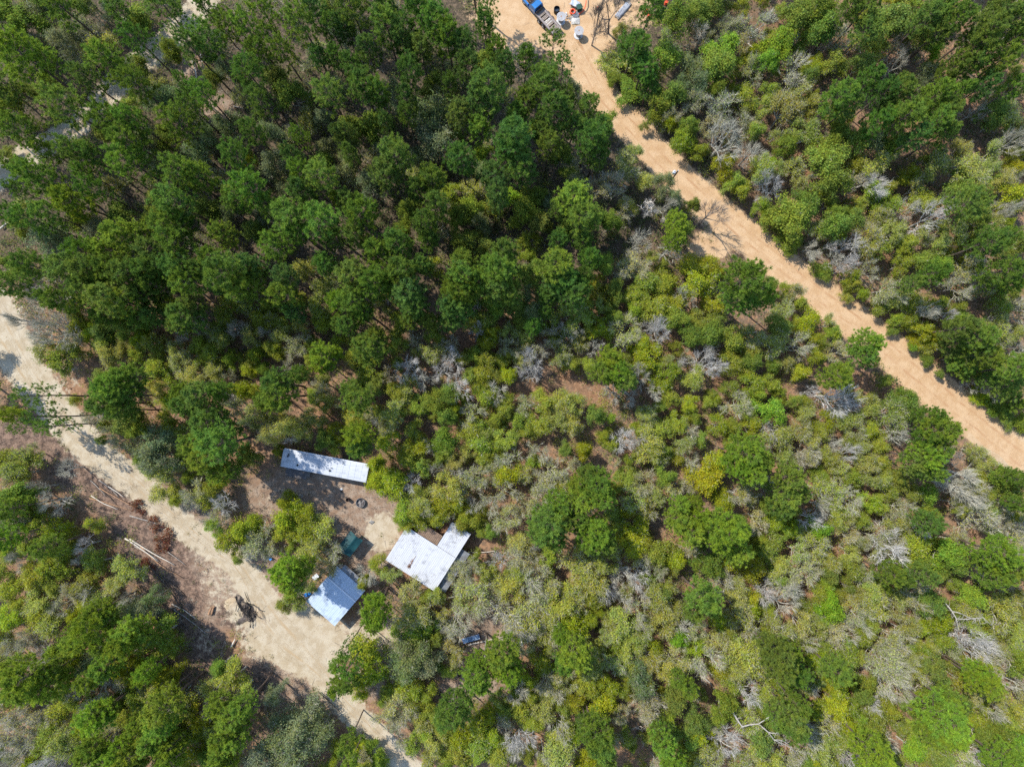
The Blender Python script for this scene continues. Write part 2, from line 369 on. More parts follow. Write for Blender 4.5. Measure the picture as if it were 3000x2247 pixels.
TREES = """
A 400,50,110P 130,340,150p 290,380,90P 420,680,130P 570,510,90P 700,400,110P 760,450,70P 890,270,100P 1060,40,110P 880,560,130P 1230,300,80P 1340,260,100P 1480,160,90P 1600,180,100P 1940,150,100P 2160,190,70P 2060,380,75D 2170,380,75D 1690,350,90P 1620,470,110P 1320,620,85P 1230,690,80P 1150,790,110P 700,770,95P 860,780,100P 290,960,115p 470,960,95P 110,840,100P 220,800,50P 110,1090,80P 240,1150,115p 840,920,110P 820,1040,100P 600,1000,70P 1040,640,100W 1280,980,110W 1530,1010,90P 1640,1040,60Y 1780,1060,110W 1890,1010,80D 1950,1120,80P 1940,880,50D 2100,770,70W 1900,620,110G 2130,600,100D 1680,660,80P 2190,870,60D 2080,1160,100P 1160,1110,110P 1290,1130,110p 1130,1310,130P 1620,1220,110P 1530,1310,80P 460,1290,110p 610,1230,80P 130,1230,60P 1090,1460,100P 1190,1430,80P 1330,1350,90G 1450,1520,90p 800,1540,130p 920,1500,70p 1130,1560,110P 1000,1630,100P 540,1630,90P 350,1590,130W 700,1630,90p 1740,1340,80P 1880,1400,110P 1930,1500,80P 2080,1430,110P 2160,1560,80P 2190,1300,60p 1960,1240,80D 1780,1590,90P 650,1470,100W 800,1400,80G 30,740,120G 60,560,100P 60,130,110G 190,170,90G 430,270,110W 640,280,110S 560,150,80T 330,560,80G 1480,480,80W 1340,60,90P 1700,60,100P 1830,330,80P 1790,500,80G 2020,60,100D 1200,540,50P 1010,1170,80S 330,1390,90P 200,1420,90P 60,1390,70P 1020,1050,80W 1460,800,100W 1640,860,90P 1400,1170,70T 1750,860,80W 1350,860,80W 960,900,70W 560,1120,70P 730,1220,70S 1000,1420,70G 560,1430,80G 1260,1560,60T 250,620,50G 760,60,90P 600,60,70T 900,120,80G 40,1000,60G 1560,640,60T 380,60,60G
B 80,80,110D 280,60,90D 480,60,110D 290,190,110D 390,260,90D 600,150,110D 680,240,100D 780,300,90D 820,430,100D 930,170,120D 1010,330,110D 1050,430,90D 1190,380,80P 1360,320,110Q 1430,450,90Q 1290,540,120P 1200,650,90P 950,590,120D 880,660,90D 640,620,60W 130,560,100P 240,590,80P 440,480,100D 430,640,70D 430,760,60D 590,790,130W 630,930,140W 200,840,110G 40,860,70P 340,1010,120P 300,1130,110P 780,1050,110D 760,740,80P 890,850,90p 1100,890,120D 1060,980,100D 990,1160,100D 1020,1250,90D 1180,1100,120D 1300,860,80P 1340,950,80P 1400,710,110D 1460,640,80P 1600,700,100P 1710,790,110D 1600,900,110D 1650,990,100D 580,1170,100P 500,1230,80P 190,1220,90W 620,1330,110P 550,1440,100P 130,1370,130P 50,1300,80P 100,1530,100P 360,1570,110P 560,1560,80P 240,1630,90P 820,1560,80G 1060,1630,100P 1500,1300,130p 1560,1420,110D 1420,1360,80D 1560,1560,80D 1470,1500,80G 980,1340,80O 730,1250,70O 40,1110,80W 2170,1440,80p 2160,1560,80p 950,40,90Q 30,190,80D 60,1000,70P 1110,650,60T 1520,1040,70T 1770,1210,90T 1820,1370,80T 1990,1350,60V 2090,1290,80B 2130,1600,70B 1900,1580,80B 1770,70,105N 1650,160,80N 1720,420,110S 1760,520,90G 1900,300,110D 1960,450,110D 1850,580,90G 1990,580,90D 2060,690,90G 2130,130,100G 2110,280,90S 2150,820,70Y 2000,60,90D 2080,420,90G 1800,210,60S 1300,1450,80G 1180,1400,90G 900,1450,80W 750,1400,80G 440,1350,80G 1220,1560,80O 1400,1560,70D 1830,1090,90S 1900,1000,80S 2010,1180,90S 1740,1450,80G 280,800,60D 520,330,90D 160,330,90D 80,430,90D 760,880,60G 920,1010,60g 1080,1280,70g 1130,760,80P 1500,830,90P 700,560,60D 560,620,60G 1960,880,60S 2030,780,60S 640,1460,70T
C 260,320,110g 230,430,100G 130,230,90O 90,90,90G 200,60,80G 330,190,70T 470,170,110T 420,290,70T 590,320,110g 540,400,80g 700,280,70T 690,480,110T 460,450,80T 740,130,110G 850,80,100G 900,170,90G 780,250,90O 1000,230,100T 1130,280,60T 980,420,100O 1080,60,100P 1200,50,100P 1170,200,80P 1300,150,110G 1400,80,80O 1450,180,70G 1650,60,110D 1580,130,100P 1760,130,100D 1950,220,110P 1890,310,120P 2130,130,100P 2150,250,80D 1760,440,90P 1870,420,80P 1560,500,80W 1610,350,70g 1220,320,110O 1350,290,80S 1400,430,80O 1150,420,80G 1220,510,70D 1400,580,110P 1290,610,90D 1660,620,110P 1700,710,100P 1800,590,70P 1000,640,110P 1080,680,80P 960,710,60p 1420,770,110P 1270,790,90D 1620,800,90P 1700,860,90P 1490,890,90D 750,640,100S 640,760,100S 820,710,80S 560,600,80O 300,720,100T 180,830,80T 260,930,110B 80,620,100T 420,760,70T 30,900,80O 100,980,70O 270,1080,100Y 430,1000,80S 340,1180,80O 410,1250,80O 560,1110,90S 600,1220,80V 660,960,80G 560,1060,45g 700,1080,70S 930,1070,120G 960,1190,100G 1100,1060,70O 1250,1020,110S 1200,1160,100O 1110,1220,100O 1430,1110,80Y 1500,1230,70S 1230,1290,90O 1640,1100,90S 1860,1060,130S 1790,970,80S 1990,1010,80S 2130,930,90S 2100,760,90O 2040,790,80S 2180,850,70S 2150,1030,70O 1830,1310,120P 1880,1400,90G 1780,1240,90G 2060,1200,80S 2130,1270,100Y 2060,1390,80O 2000,1440,70S 1590,1420,120S 1560,1300,90O 1440,1360,80O 1330,1340,90O 1250,1410,80S 700,1400,120G 560,1400,90G 800,1330,80G 680,1530,100G 880,1480,70S 1000,1450,80G 1090,1420,70G 830,1590,60B 1080,1590,75V 960,1590,60S 1200,1540,100S 1280,1620,80O 1400,1500,70O 1560,1560,80S 1640,1620,70S 1980,1570,100P 2060,1530,80P 1890,1560,80O 2180,1600,70G 190,1370,100N 60,1330,45G 920,930,80G 780,860,90S 1350,940,80G 1120,900,80G 1000,850,80G 1760,1150,60G 480,880,80O 400,640,80O 560,240,50O 1540,260,80G 1640,210,90P 1240,920,80W 2010,110,100D 2060,400,90D 2150,560,90D 1950,560,90D 2000,720,80G 1300,720,70D 1500,720,80P 1880,730,60B 620,860,70S 740,800,60S 520,700,60S 1340,1480,80S 1460,1600,70O 1720,1500,80S 1740,1600,70O 1100,1330,70O 860,1240,70O 760,1180,60S 500,1290,50O
D 60,180,110P 200,60,100P 330,100,80T 250,250,90B 300,330,110B 200,430,100B 370,490,110B 440,540,80T 430,650,120O 300,610,80S 460,80,120P 400,290,110P 620,90,110P 560,200,100P 750,70,120P 850,130,100P 690,190,90p 740,270,130P 830,310,100p 690,370,90P 960,90,90P 1060,80,90P 1170,90,110P 1240,180,100P 1310,80,90D 1480,110,140P 1590,200,110P 1620,80,100D 1200,380,120P 1260,330,80P 1170,450,80P 1090,280,80O 1840,250,110P 1850,130,90D 1960,90,80S 2060,180,90S 1500,270,110O 1560,320,90S 1420,400,100O 1680,430,80O 1740,430,70S 1830,460,70O 1920,460,70S 1990,300,70O 2060,330,80S 2190,300,80p 2190,440,60P 2080,420,70O 600,500,80Y 500,470,60O 700,570,90O 660,500,60G 900,530,80Y 950,480,70O 740,640,80S 830,620,70S 880,650,60O 1020,600,80O 1040,690,70O 1040,770,90O 1030,840,80S 1160,620,70S 1170,700,80S 1290,580,80O 1350,650,90O 1270,740,90S 1400,760,80S 1490,670,80O 1560,480,65B 1180,540,55B 1660,640,90O 1740,620,70O 1800,610,60O 1930,620,80T 1900,700,55T 2090,640,105p 2070,710,70p 2180,620,50p 1570,830,80Y 1630,770,65Y 1800,830,110P 1820,900,110P 1740,940,80P 1940,760,60P 2060,880,80T 1970,790,60Y 2110,940,70S 1200,870,80P 1300,900,110P 1200,960,80P 1420,880,80P 1090,940,70Y 1540,1000,80T 830,790,100P 720,850,120P 820,900,100P 680,950,110P 780,1000,90P 220,900,100Q 90,1040,65p 280,1040,100Q 370,1100,80Q 160,1110,60Q 600,1020,60T 730,1080,80T 830,1090,100G 900,1130,80G 820,1170,80T 665,1185,30G 760,1230,55B 1090,1060,60O 1130,1110,80S 1040,1200,110W 1040,1320,110W 980,1270,80W 1340,1100,140P 1410,1200,140P 1250,1200,100P 1340,1290,120p 1490,1120,80P 1430,1400,85p 1500,1370,70P 1180,1280,70O 1230,1330,60O 1690,1040,80K 1790,1030,60S 1730,1090,70S 1890,1080,80K 1960,1130,80S 1880,1190,80S 1640,1100,60K 1760,1150,65K 2050,1040,80S 2170,1140,65Y 2180,1220,50O 1080,1440,100S 1050,1520,85S 1130,1560,70O 1230,1600,80T 1300,1560,80T 1380,1560,95O 1440,1620,80O 1600,1280,80G 1850,1600,80Y 1970,1630,85Y 30,1340,90O 150,1330,100S 200,1290,60S 50,1440,70T 80,1560,110G 170,1540,80G 60,1640,90P 330,1590,100O 430,1380,65B 260,1500,80O 140,1410,80S 500,330,80O 540,420,60O 1420,560,80O 1600,550,70S 1740,520,70S 1860,540,60S 2000,560,60O 1440,480,70S 1300,460,60O 800,460,70G 1900,360,70D 1730,320,70O 1660,110,70D 1380,20,80P 2100,60,80D 1440,200,60D 1000,200,80P 920,250,80P 1000,380,80P 900,400,80P 480,610,60O 1490,780,60S 1600,700,60O 1480,930,60O 1640,900,70O 2010,660,50O
E 70,130,110D 200,180,110P 380,110,110P 450,240,110D 480,320,100D 330,180,90P 60,300,110P 150,370,90P 40,440,70P 290,290,75S 380,420,80O 450,400,75P 600,70,80O 780,50,110P 780,130,110P 720,190,80P 740,240,110P 760,350,110D 700,330,100D 690,440,75D 1000,80,140P 1000,200,130P 910,150,100P 1080,240,100P 1230,120,80G 1220,220,90W 1380,60,120P 1450,150,130D 1380,190,100D 1490,250,90D 1330,260,70P 1600,20,80D 1250,370,90W 1250,450,65D 1320,370,50D 840,330,60B 930,390,90O 880,440,80O 1010,320,70G 980,500,70Y 920,560,65Y 890,510,60O 1080,500,55S 1060,580,75T 1210,530,65S 1460,390,110S 1580,390,80S 1540,300,80O 1450,490,60B 1510,500,65B 1370,530,70T 1410,570,65O 1530,570,65S 1660,180,70O 1660,250,65O 1640,310,60S 1720,340,70O 1780,290,70O 1860,60,80T 1930,70,90T 1910,210,90O 2000,200,100O 2100,180,100O 2150,300,80Y 2010,330,100O 2100,390,80O 1900,360,70O 2180,400,65G 1830,480,100T 1850,540,60B 1680,480,90Y 1640,600,65S 2010,460,75V 2070,540,90V 1980,650,100Y 1960,580,80Y 2100,740,100O 2060,830,80Y 2190,700,45V 2170,600,55O 1740,670,95p 1790,750,95p 1690,760,80p 1830,820,70P 1950,810,80B 2000,850,65B 1780,880,75B 1900,910,60B 490,520,60T 600,510,75O 190,600,115P 120,540,75O 220,530,80P 360,560,80O 90,640,90O 420,700,85V 300,780,60T 600,620,75S 710,570,65T 730,680,80V 650,750,65V 550,790,80S 850,600,65O 870,660,60O 740,830,80S 940,700,80O 900,790,80O 860,770,70O 1080,740,80Y 1020,690,60O 1250,640,80T 1150,680,65S 1320,600,65B 1420,640,75S 1500,700,70O 1590,700,60O 1330,800,115V 1220,760,65V 450,880,80S 350,880,80O 390,940,90O 500,960,70O 100,930,105P 60,860,65P 200,740,90O 210,860,65G 280,1020,80S 320,1080,80S 240,1100,65S 100,1170,105p 130,1240,90P 60,1050,80O 620,950,90G 670,1030,80G 710,930,60G 850,1030,90T 940,920,100O 1000,880,70O 1100,990,80O 1200,960,100O 1320,940,100O 1430,930,90S 1280,1060,90O 1380,1060,80S 1500,960,80S 1490,1080,80S 1220,1130,65O 830,1130,90O 900,1180,90O 960,1160,65S 1060,1180,80O 660,1180,80G 320,1200,80Y 470,1100,70O 490,1210,80Y 480,1290,90O 680,1260,80O 640,1310,70O 820,1260,65S 1280,1260,80T 1100,1350,90T 1080,1430,90Y 1330,1420,130T 1270,1490,90T 1050,1530,100T 700,1490,115S 780,1400,65B 860,1480,110T 620,1370,45B 300,1400,105Y 230,1450,90Y 340,1490,95Y 210,1380,80Y 450,1480,80O 520,1600,80S 400,1620,80O 570,1620,55B 1600,1400,110P 1640,1470,120P 1540,1480,100p 1560,1570,100p 1400,1600,100p 1680,1570,90P 1810,1200,85V 1850,1130,60V 1650,1280,80Y 1750,1040,60O 1990,1040,70S 1940,1020,60S 1930,1130,80O 2020,1250,110S 1950,1210,80O 2100,1120,80O 2060,1340,75S 1860,1440,80O 1950,1470,90T 2000,1550,90S 1900,1560,90S 1960,1630,80S 2150,1480,80T 2100,1420,65G 2180,1600,65p 2180,1200,70S 560,420,80P 540,60,80P 860,270,70G 1130,150,80P 1130,330,70G 1160,430,60G 1560,120,80D 1560,210,70D 1590,480,60O 1750,220,60G 1780,400,60G 780,640,70O 1080,640,60O 1000,790,60O 240,980,60O 150,820,60O 700,880,50G 420,1000,60O 590,1230,70O 740,1330,70S 1000,1060,80O 1170,1060,70O 940,1280,70O 1000,1250,70O 1180,1400,70S 1420,1500,80O 960,1400,80T 540,1380,70O 500,1540,70O 650,1610,80Y 750,1590,70Y 850,1620,70S 1150,1610,80T 960,1600,80T 1250,1610,70T 1740,1200,60O 1700,1160,60O 2150,920,80O 2180,1060,70O 1780,1500,60O
F 100,170,130Y 60,280,90O 200,290,75Y 230,400,80O 60,80,90Y 160,80,80Y 410,170,150P 380,280,110P 510,250,90P 680,170,75O 690,250,80S 760,310,75O 650,360,70S 100,420,90O 60,520,80G 160,520,80G 330,560,110O 450,480,80S 540,540,90S 430,600,80O 310,690,90O 170,610,55V 130,700,80V 170,760,65V 20,650,50T 80,820,80S 630,450,70G 720,440,65O 820,440,85Y 830,520,65Y 950,450,80S 990,520,65O 740,580,75T 980,620,75T 860,650,70O 1180,560,105p 1150,650,80P 1000,770,95p 760,790,80Y 960,900,95V 820,880,45V 450,820,90O 360,970,90T 560,1000,95g 480,890,80O 620,900,65O 730,950,65O 800,1010,70S 1190,900,75S 1000,1000,80S 910,1080,80Y 640,1150,110S 560,1140,80S 760,1140,70S 60,960,65Y 230,1090,80Y 320,1130,65O 60,1100,60T 110,1190,65O 430,1110,65Y 1040,1080,80S 1120,1140,80T 1220,1130,65Y 1300,1040,90S 1230,1000,70S 1420,970,80G 1430,910,60G 1380,1130,80S 1290,1210,70O 1600,1050,120P 1650,1140,110P 1560,1170,80P 1550,1300,120p 1480,1330,80P 1630,1260,90P 1600,1400,80P 400,1280,120p 350,1350,100p 440,1400,110p 500,1340,80p 690,1430,115P 640,1540,110P 740,1540,80P 640,1620,80P 180,1320,95Y 130,1420,100Y 200,1490,100Y 230,1570,80Y 60,1310,60T 30,1500,60T 60,1610,75p 420,1590,110S 350,1540,65B 780,1270,80T 800,1330,75T 880,1270,65S 860,1210,70S 1050,1310,75V 1020,1380,70S 1200,1290,90S 1150,1220,80S 1280,1350,70O 1060,1560,110T 930,1520,110S 890,1610,80S 1240,1430,65S 1190,1590,75Y 1400,1620,80T 1460,1520,65O 1580,1550,60g 1760,1380,120B 1740,1470,110B 1640,1440,70B 1850,1530,80S 1820,1620,70O 1920,1420,70O 1900,1570,80O 2030,1440,80G 2090,1520,90G 2130,1430,65P 2190,1390,40P 2050,1600,70T 1900,1260,80S 1960,1320,65S 1060,60,70V 1000,30,55B 900,90,75G 860,160,60G 1200,90,65T 1100,180,65O 1060,240,50O 1320,210,90T 1260,290,80O 1370,290,75S 1460,300,70O 1420,60,80O 1560,60,70O 1610,110,80P 1500,180,60P 1660,60,80G 1780,200,100T 1840,120,100T 1860,60,80O 1900,210,70S 2080,100,110P 2110,180,80P 1990,230,90O 2060,310,80O 1640,310,80O 1560,350,80O 1700,360,70O 1800,460,100P 1900,520,110P 1780,560,110P 1860,650,110P 1930,640,90P 1650,520,75Y 1550,480,80Y 1490,540,65Y 1590,580,70O 2040,500,90S 2130,480,80S 2170,340,75T 1820,740,80P 1920,730,70O 2050,720,80O 2090,820,110P 2140,730,100P 2060,950,80G 2150,950,80P 1940,900,65Y 1880,830,65O 1990,870,65O 1665,765,32G 1350,500,42G 1490,590,26g 1580,670,42G 2100,1070,75G 2180,1080,65G 180,890,40O 300,850,60O 600,720,60O 400,720,60O 680,680,60S 890,560,60O 560,820,70O 560,1240,60T 330,1210,60O 900,1140,60S 1060,1200,60O 960,1200,60O 1160,1360,70S 1300,1430,70S 950,1330,60S 900,1420,70O 1120,1440,70O 520,1480,60T 560,1620,60G 1320,1520,70O 1280,1600,70O 1390,1450,70O 1450,1400,60O 1080,1640,60S 1760,1600,70T 1960,1500,70O 1980,1620,70O 2160,1600,70P 1740,430,60O 2010,400,80S 2180,620,80O 1990,620,70O 1760,660,70O 1960,800,60P 2020,1000,60G 1480,420,60O 1400,420,60O
G 70,60,100W 200,100,80T 40,180,100P 80,260,80G 180,40,80O 300,60,100O 380,130,85Y 300,230,80p 440,180,65G 200,270,90O 120,340,80S 200,400,100O 300,330,90O 390,370,90O 440,280,80O 540,230,55V 500,300,55B 90,520,100O 140,600,80O 280,560,110S 350,500,80O 420,590,100S 470,520,90S 250,680,110O 330,740,100S 540,460,80O 600,520,90O 660,540,80S 730,440,80S 820,420,90S 640,340,100O 560,620,80G 640,640,80p 700,690,80P 590,760,120p 520,830,100p 650,850,80P 860,790,120P 800,840,100P 910,760,80P 990,560,75W 920,640,100W 850,650,70W 840,580,55B 1050,800,115O 990,870,110O 1100,870,80O 800,950,100Y 880,940,70Y 60,900,80T 130,860,90T 180,810,65T 40,970,75S 290,930,90O 200,1060,140P 280,1130,130P 140,1140,110P 340,1030,90P 400,1190,90O 380,950,90O 510,960,85Y 600,980,100W 690,1000,100P 600,1080,90P 640,1150,110T 760,1060,65B 770,1130,80T 960,1020,85p 930,1060,65p 1040,1090,95Y 1110,1050,80Y 1000,1170,100S 940,1230,90O 1060,1270,110P 1080,1180,80P 1150,1200,80G 1040,1350,110P 1130,1340,100O 1230,1230,110O 1260,1330,80Y 1200,1420,80Y 1400,1140,100S 1520,1080,100S 1560,1170,90S 1420,1240,90P 1350,1290,90S 1360,1390,65S 1590,1240,95p 1530,1330,110p 1450,1440,110p 1540,1470,80p 1440,1540,75P 1790,1180,55W 1900,1400,130W 1990,1340,120W 1800,1480,120W 1720,1580,120W 1960,1520,120W 1870,1610,110W 2080,1400,80W 2190,1520,45Y 1500,1610,60P 620,1320,110P 560,1380,90G 690,1270,80P 740,1420,80T 830,1380,80O 900,1370,75p 420,1440,90S 480,1390,80S 520,1480,90S 640,1450,80O 560,1560,90p 610,1530,80p 680,1600,90p 830,1590,90p 760,1550,80p 920,1600,75p 1100,1540,80p 1120,1610,80p 1060,1480,75P 980,1470,80P 1290,1560,90Y 1230,1610,70Y 60,1290,110T 160,1350,110T 250,1300,90T 90,1440,110T 200,1480,90T 40,1530,100B 80,1610,80B 300,1420,90O 290,1550,90O 200,1630,80Y 380,1590,80O 1400,30,80T 1400,110,70O 1570,130,105Y 1520,190,85Y 1640,110,70Y 1540,290,75O 1680,210,105T 1760,270,65T 1850,60,115Y 1950,120,100O 1880,150,80O 2080,130,90S 1960,250,90S 2060,220,80S 2130,290,80T 2140,370,75T 1850,380,115P 1880,460,105P 1960,360,80P 1960,430,70K 1890,580,90O 1970,650,95S 1880,700,85O 2030,540,60S 2190,1000,65P 2180,1130,80P 40,680,80G 40,780,80O 40,420,90O 480,700,60G 760,600,60O 440,860,80O 90,1000,80P 480,1060,80O 500,1160,90O 420,1290,90O 500,1250,80G 860,1090,80O 860,1180,90O 780,1240,80G 900,1300,80O 960,1400,70G 760,1320,80O 1160,1490,70O 1310,1460,80O 1400,1610,70P 330,1300,80T 180,1230,80G 60,1190,90O 420,1530,80O 700,1510,60O 850,1480,80O 700,920,70G
H 380,60,85O 420,105,60O 500,30,80O 600,40,75O 690,30,45T 800,30,80O 780,90,80O 870,60,90O 1000,60,80T 1060,60,80T 720,110,45O 1330,90,125P 1290,150,80P 1390,180,80P 1440,60,100P 1640,130,120p 1600,200,100P 1530,60,80P 1700,200,80P 1770,30,80O 1880,120,90Y 1860,220,100Y 1950,180,70O 2000,300,65T 2080,260,110O 2150,330,80Y 2180,60,100p 1170,210,90S 1160,300,110T 1080,260,80O 1240,310,80T 1330,300,80O 1280,200,70O 1040,340,65O 1540,330,100S 1620,390,110S 1550,440,100S 1700,320,90S 1820,400,75B 1920,410,80V 840,340,80T 870,300,50O 760,440,80T 900,450,90T 960,400,80S 850,560,110T 950,560,100T 780,570,80S 730,700,110T 850,690,85T 680,770,70T 760,800,60T 1130,420,80S 1100,500,100S 1200,520,115T 1150,620,140T 1260,620,130T 1350,530,130T 1420,570,110S 1200,740,135S 1130,760,100S 1300,720,110S 1400,650,90S 1480,520,90S 210,640,115p 220,580,70p 220,720,70p 160,400,90S 240,350,70O 170,470,80O 320,440,60S 440,610,100S 430,525,75S 545,540,55O 510,670,80S 560,560,70S 440,770,100O 560,740,80O 390,840,70O 470,930,125W 400,990,90W 560,880,80O 560,990,90W 600,830,65O 170,930,115Y 220,1000,100Y 130,1050,80Y 60,1000,85Q 60,1100,80P 40,880,60Q 120,1150,80Y 740,900,80T 750,970,60S 880,960,80p 860,1060,105p 920,1100,70p 1060,920,110p 1080,1020,110p 1000,1000,70p 430,1150,90O 470,1110,80O 380,1220,90T 400,1310,90T 460,1240,80O 330,1310,80T 560,1170,70O 720,1280,115P 680,1340,80P 790,1240,80P 930,1320,90Y 890,1400,80O 980,1300,65Y 1050,1380,65T 600,1310,80O 480,1480,80O 430,1520,65T 560,1420,80O 640,1490,90S 850,1490,115O 900,1560,100O 780,1440,80Y 800,1590,80O 970,1460,70Y 1160,1470,100V 1130,1560,65B 1060,1410,50B 1280,930,85Y 1320,1010,80Y 1200,1100,70Y 1340,1080,80T 1510,900,110p 1570,960,80P 1440,980,80P 1420,800,55p 1540,760,110Y 1490,740,80Y 1610,720,70Y 1670,640,55Y 1680,1260,105Y 1620,1320,80Y 1740,1240,70Y 1510,1230,75Y 1440,1270,70O 1540,1130,90O 1590,1080,70O 1730,1120,80Y 1460,1130,65T 1280,1270,80S 1250,1380,70O 1390,1390,90S 1420,1460,80S 1380,1560,110S 1300,1560,80S 1490,1450,60Y 1640,1440,115P 1690,1520,100P 1590,1400,90P 1720,1610,80P 1600,1610,90Y 2000,1270,115T 1960,1190,70T 1940,1090,100W 1900,1000,80S 1990,1120,65S 1860,900,90S 1800,960,90S 1960,940,80S 1750,880,80O 2040,880,75Y 2150,960,90T 2110,1040,90S 1840,760,110S 1760,720,80S 1920,640,90T 2000,600,90S 1960,740,90S 2080,700,110S 1820,610,80S 1900,830,80S 2160,820,75g 2100,500,70S 1940,520,80S 1720,520,80O 1640,540,90O 2090,1500,105p 2060,1440,80P 2150,1590,80p 2180,1440,60O 2160,1230,75G 2120,1340,70O 1500,590,80S 1400,740,70S 1080,660,70T 1040,590,60T 1040,480,60S 660,660,60S 640,560,60S 1180,880,60T 1130,1140,60O 1100,1200,80O 1020,1200,60S 1060,1290,70O 1160,1300,80O 1230,1180,70O 1340,1180,70S 1340,1290,70S 1400,1060,70O 1640,1010,70S 1690,960,70S 1660,880,70S 1720,800,60S 1330,880,60S 1290,820,60S 1960,400,60O 2080,400,70S 1880,520,60S 2150,640,70S 2180,740,70O 1850,1060,80O 1660,1160,70O 1810,1140,60O 1380,1470,50O 1210,1580,60O 1040,1540,70O 1000,1580,80O 700,1590,80O 580,1560,80S 330,1180,60O 300,1240,60O 540,1300,70O 500,1380,70S 660,1420,60O 730,1500,70O 700,1420,50O 90,1540,80Y 40,1500,70P 160,1600,60T 180,1500,60G 250,1620,60g 60,1610,60p 2100,1180,60O 2190,1100,60p 2020,1360,60O
I 40,130,110p 80,50,80p 300,130,140p 350,240,90p 270,230,80p 210,80,100P 40,240,65T 480,40,80T 560,60,80Y 640,20,50Y 700,110,75Y 850,40,80V 880,110,65g 1000,40,90S 1050,130,80T 840,210,100S 740,260,80S 940,280,80S 580,240,90O 620,330,80S 430,360,105Y 330,330,90Y 150,350,80G 820,380,90T 720,470,115T 620,440,80O 540,520,80V 1330,210,125V 1250,170,100T 1180,60,65O 1420,50,100S 1510,250,110O 1540,150,90O 1100,360,90O 1180,410,70T 1350,400,95P 1420,440,65P 1560,410,85P 1590,80,85P 1700,290,100g 1740,350,80G 1760,200,80T 1900,90,130T 1970,50,80T 2050,260,110p 2100,360,115p 2000,330,90p 2030,420,80P 2170,220,90T 1900,270,90T 1850,330,90T 2180,110,75T 130,560,125P 80,640,80P 190,610,70P 240,460,80T 320,600,110S 350,700,100S 310,510,70S 460,650,80Y 440,560,70Y 660,620,120O 620,710,110S 740,700,80S 760,590,70O 930,590,90g 950,650,65g 880,540,70O 1060,600,80S 1130,660,80T 1300,600,130S 1230,560,90S 1480,560,90T 1420,640,80S 1000,770,90T 1060,840,80S 880,740,80S 90,760,80T 200,720,75Y 130,940,100T 60,870,80Y 400,780,80T 220,850,80S 600,920,115P 640,1000,110P 740,1040,90P 560,880,80P 680,890,70P 420,960,125S 360,1020,90S 490,1030,80S 1040,920,100O 1090,870,70O 820,920,80Y 870,960,65Y 1000,1040,100P 1010,1130,90Y 930,1090,75Y 1080,1110,65Y 850,1080,55S 1280,920,125T 1360,880,100T 1380,1000,135T 1300,1090,110T 1480,1060,90S 1450,970,80S 1530,980,80O 1620,1020,90G 1680,720,100Y 1700,800,100O 1560,780,70O 1520,850,70O 1440,780,80S 1370,820,65T 1600,610,80G 1880,570,80g 1850,640,80S 1880,860,115V 1830,800,80V 1930,950,90T 1900,750,100S 2040,600,125S 2130,690,100O 2050,770,90O 2180,780,80S 1940,1090,105p 1890,1040,80p 2100,1080,90S 2040,1190,90S 2160,960,80G 1700,1160,80G 1640,1240,80g 1690,1320,135p 1640,1410,110p 1740,1410,100p 1720,1230,90p 1580,1300,80G 700,1320,110P 740,1240,80P 640,1350,80P 560,1180,80S 400,1180,105O 330,1110,70O 260,1230,80G 420,1340,90S 480,1260,80O 900,1350,90T 860,1270,75Y 1020,1300,105Y 1080,1400,90Y 980,1230,70Y 1240,1330,80O 1340,1280,90O 1160,1180,70G 1260,1460,90O 1330,1490,70O 920,1530,120S 860,1470,80O 760,1480,100T 700,1400,90P 840,1620,80Y 1250,1560,105p 1200,1620,80p 1310,1620,65p 1080,1610,90V 280,1540,95V 130,1440,90Y 70,1360,80G 180,1510,60O 50,1480,60G 440,1560,90S 380,1620,90S 560,1600,80S 500,1490,80G 680,1620,90T 720,1560,70T 30,1570,80O 120,1610,90S 1480,1540,85g 1550,1490,80O 1500,1430,80O 1780,1600,115T 1660,1560,90G 1600,1630,70O 1850,1540,80S 2020,1400,90G 2090,1360,100O 2140,1290,90S 1980,1300,80O 2120,1470,90g 2060,1600,110p 2150,1610,100p 2000,1560,80g 2180,1430,70S 1090,260,70S 1140,200,60T 1230,300,60S 1430,320,80O 1400,150,80T 1650,400,70O 1640,200,60O 1500,340,60G 640,140,60O 780,170,60S 500,180,70O 520,280,60O 430,250,60Y 120,170,40O 560,640,60O 540,800,60O 460,860,80S 300,800,60O 800,850,60T 720,800,60O 840,660,60S 960,490,60O 1000,540,50O 1060,480,60O 1140,540,60S 1240,440,70O 1310,500,60O 1380,540,60S 1170,780,60O 1140,960,70O 1180,1080,60G 1100,1230,70O 1200,1240,70O 1420,1160,60T 1540,1180,70O 1480,1260,70O 1760,960,70O 1780,1080,70O 1840,1160,60S 1900,1250,70O 1870,1360,80O 1940,1450,80G 1780,1250,60G 1850,1020,60S 2000,980,80O 2080,900,80S 2190,880,70S 2180,1180,70S 2170,1370,70O 2000,860,70S 1980,680,70O 2180,560,80S 2100,500,70T 1960,460,60O 1750,640,60O 1760,1500,60O 1380,1400,60O 1430,1600,50O 1000,1440,70O 1130,1500,70O 1140,1340,60O 760,1130,60S 620,1120,70O 660,1210,70O 560,1360,60O 560,1460,60S 300,1330,50O 230,1320,60G 820,1170,60O 30,1130,70p 220,170,60O 960,1620,70Y
"""

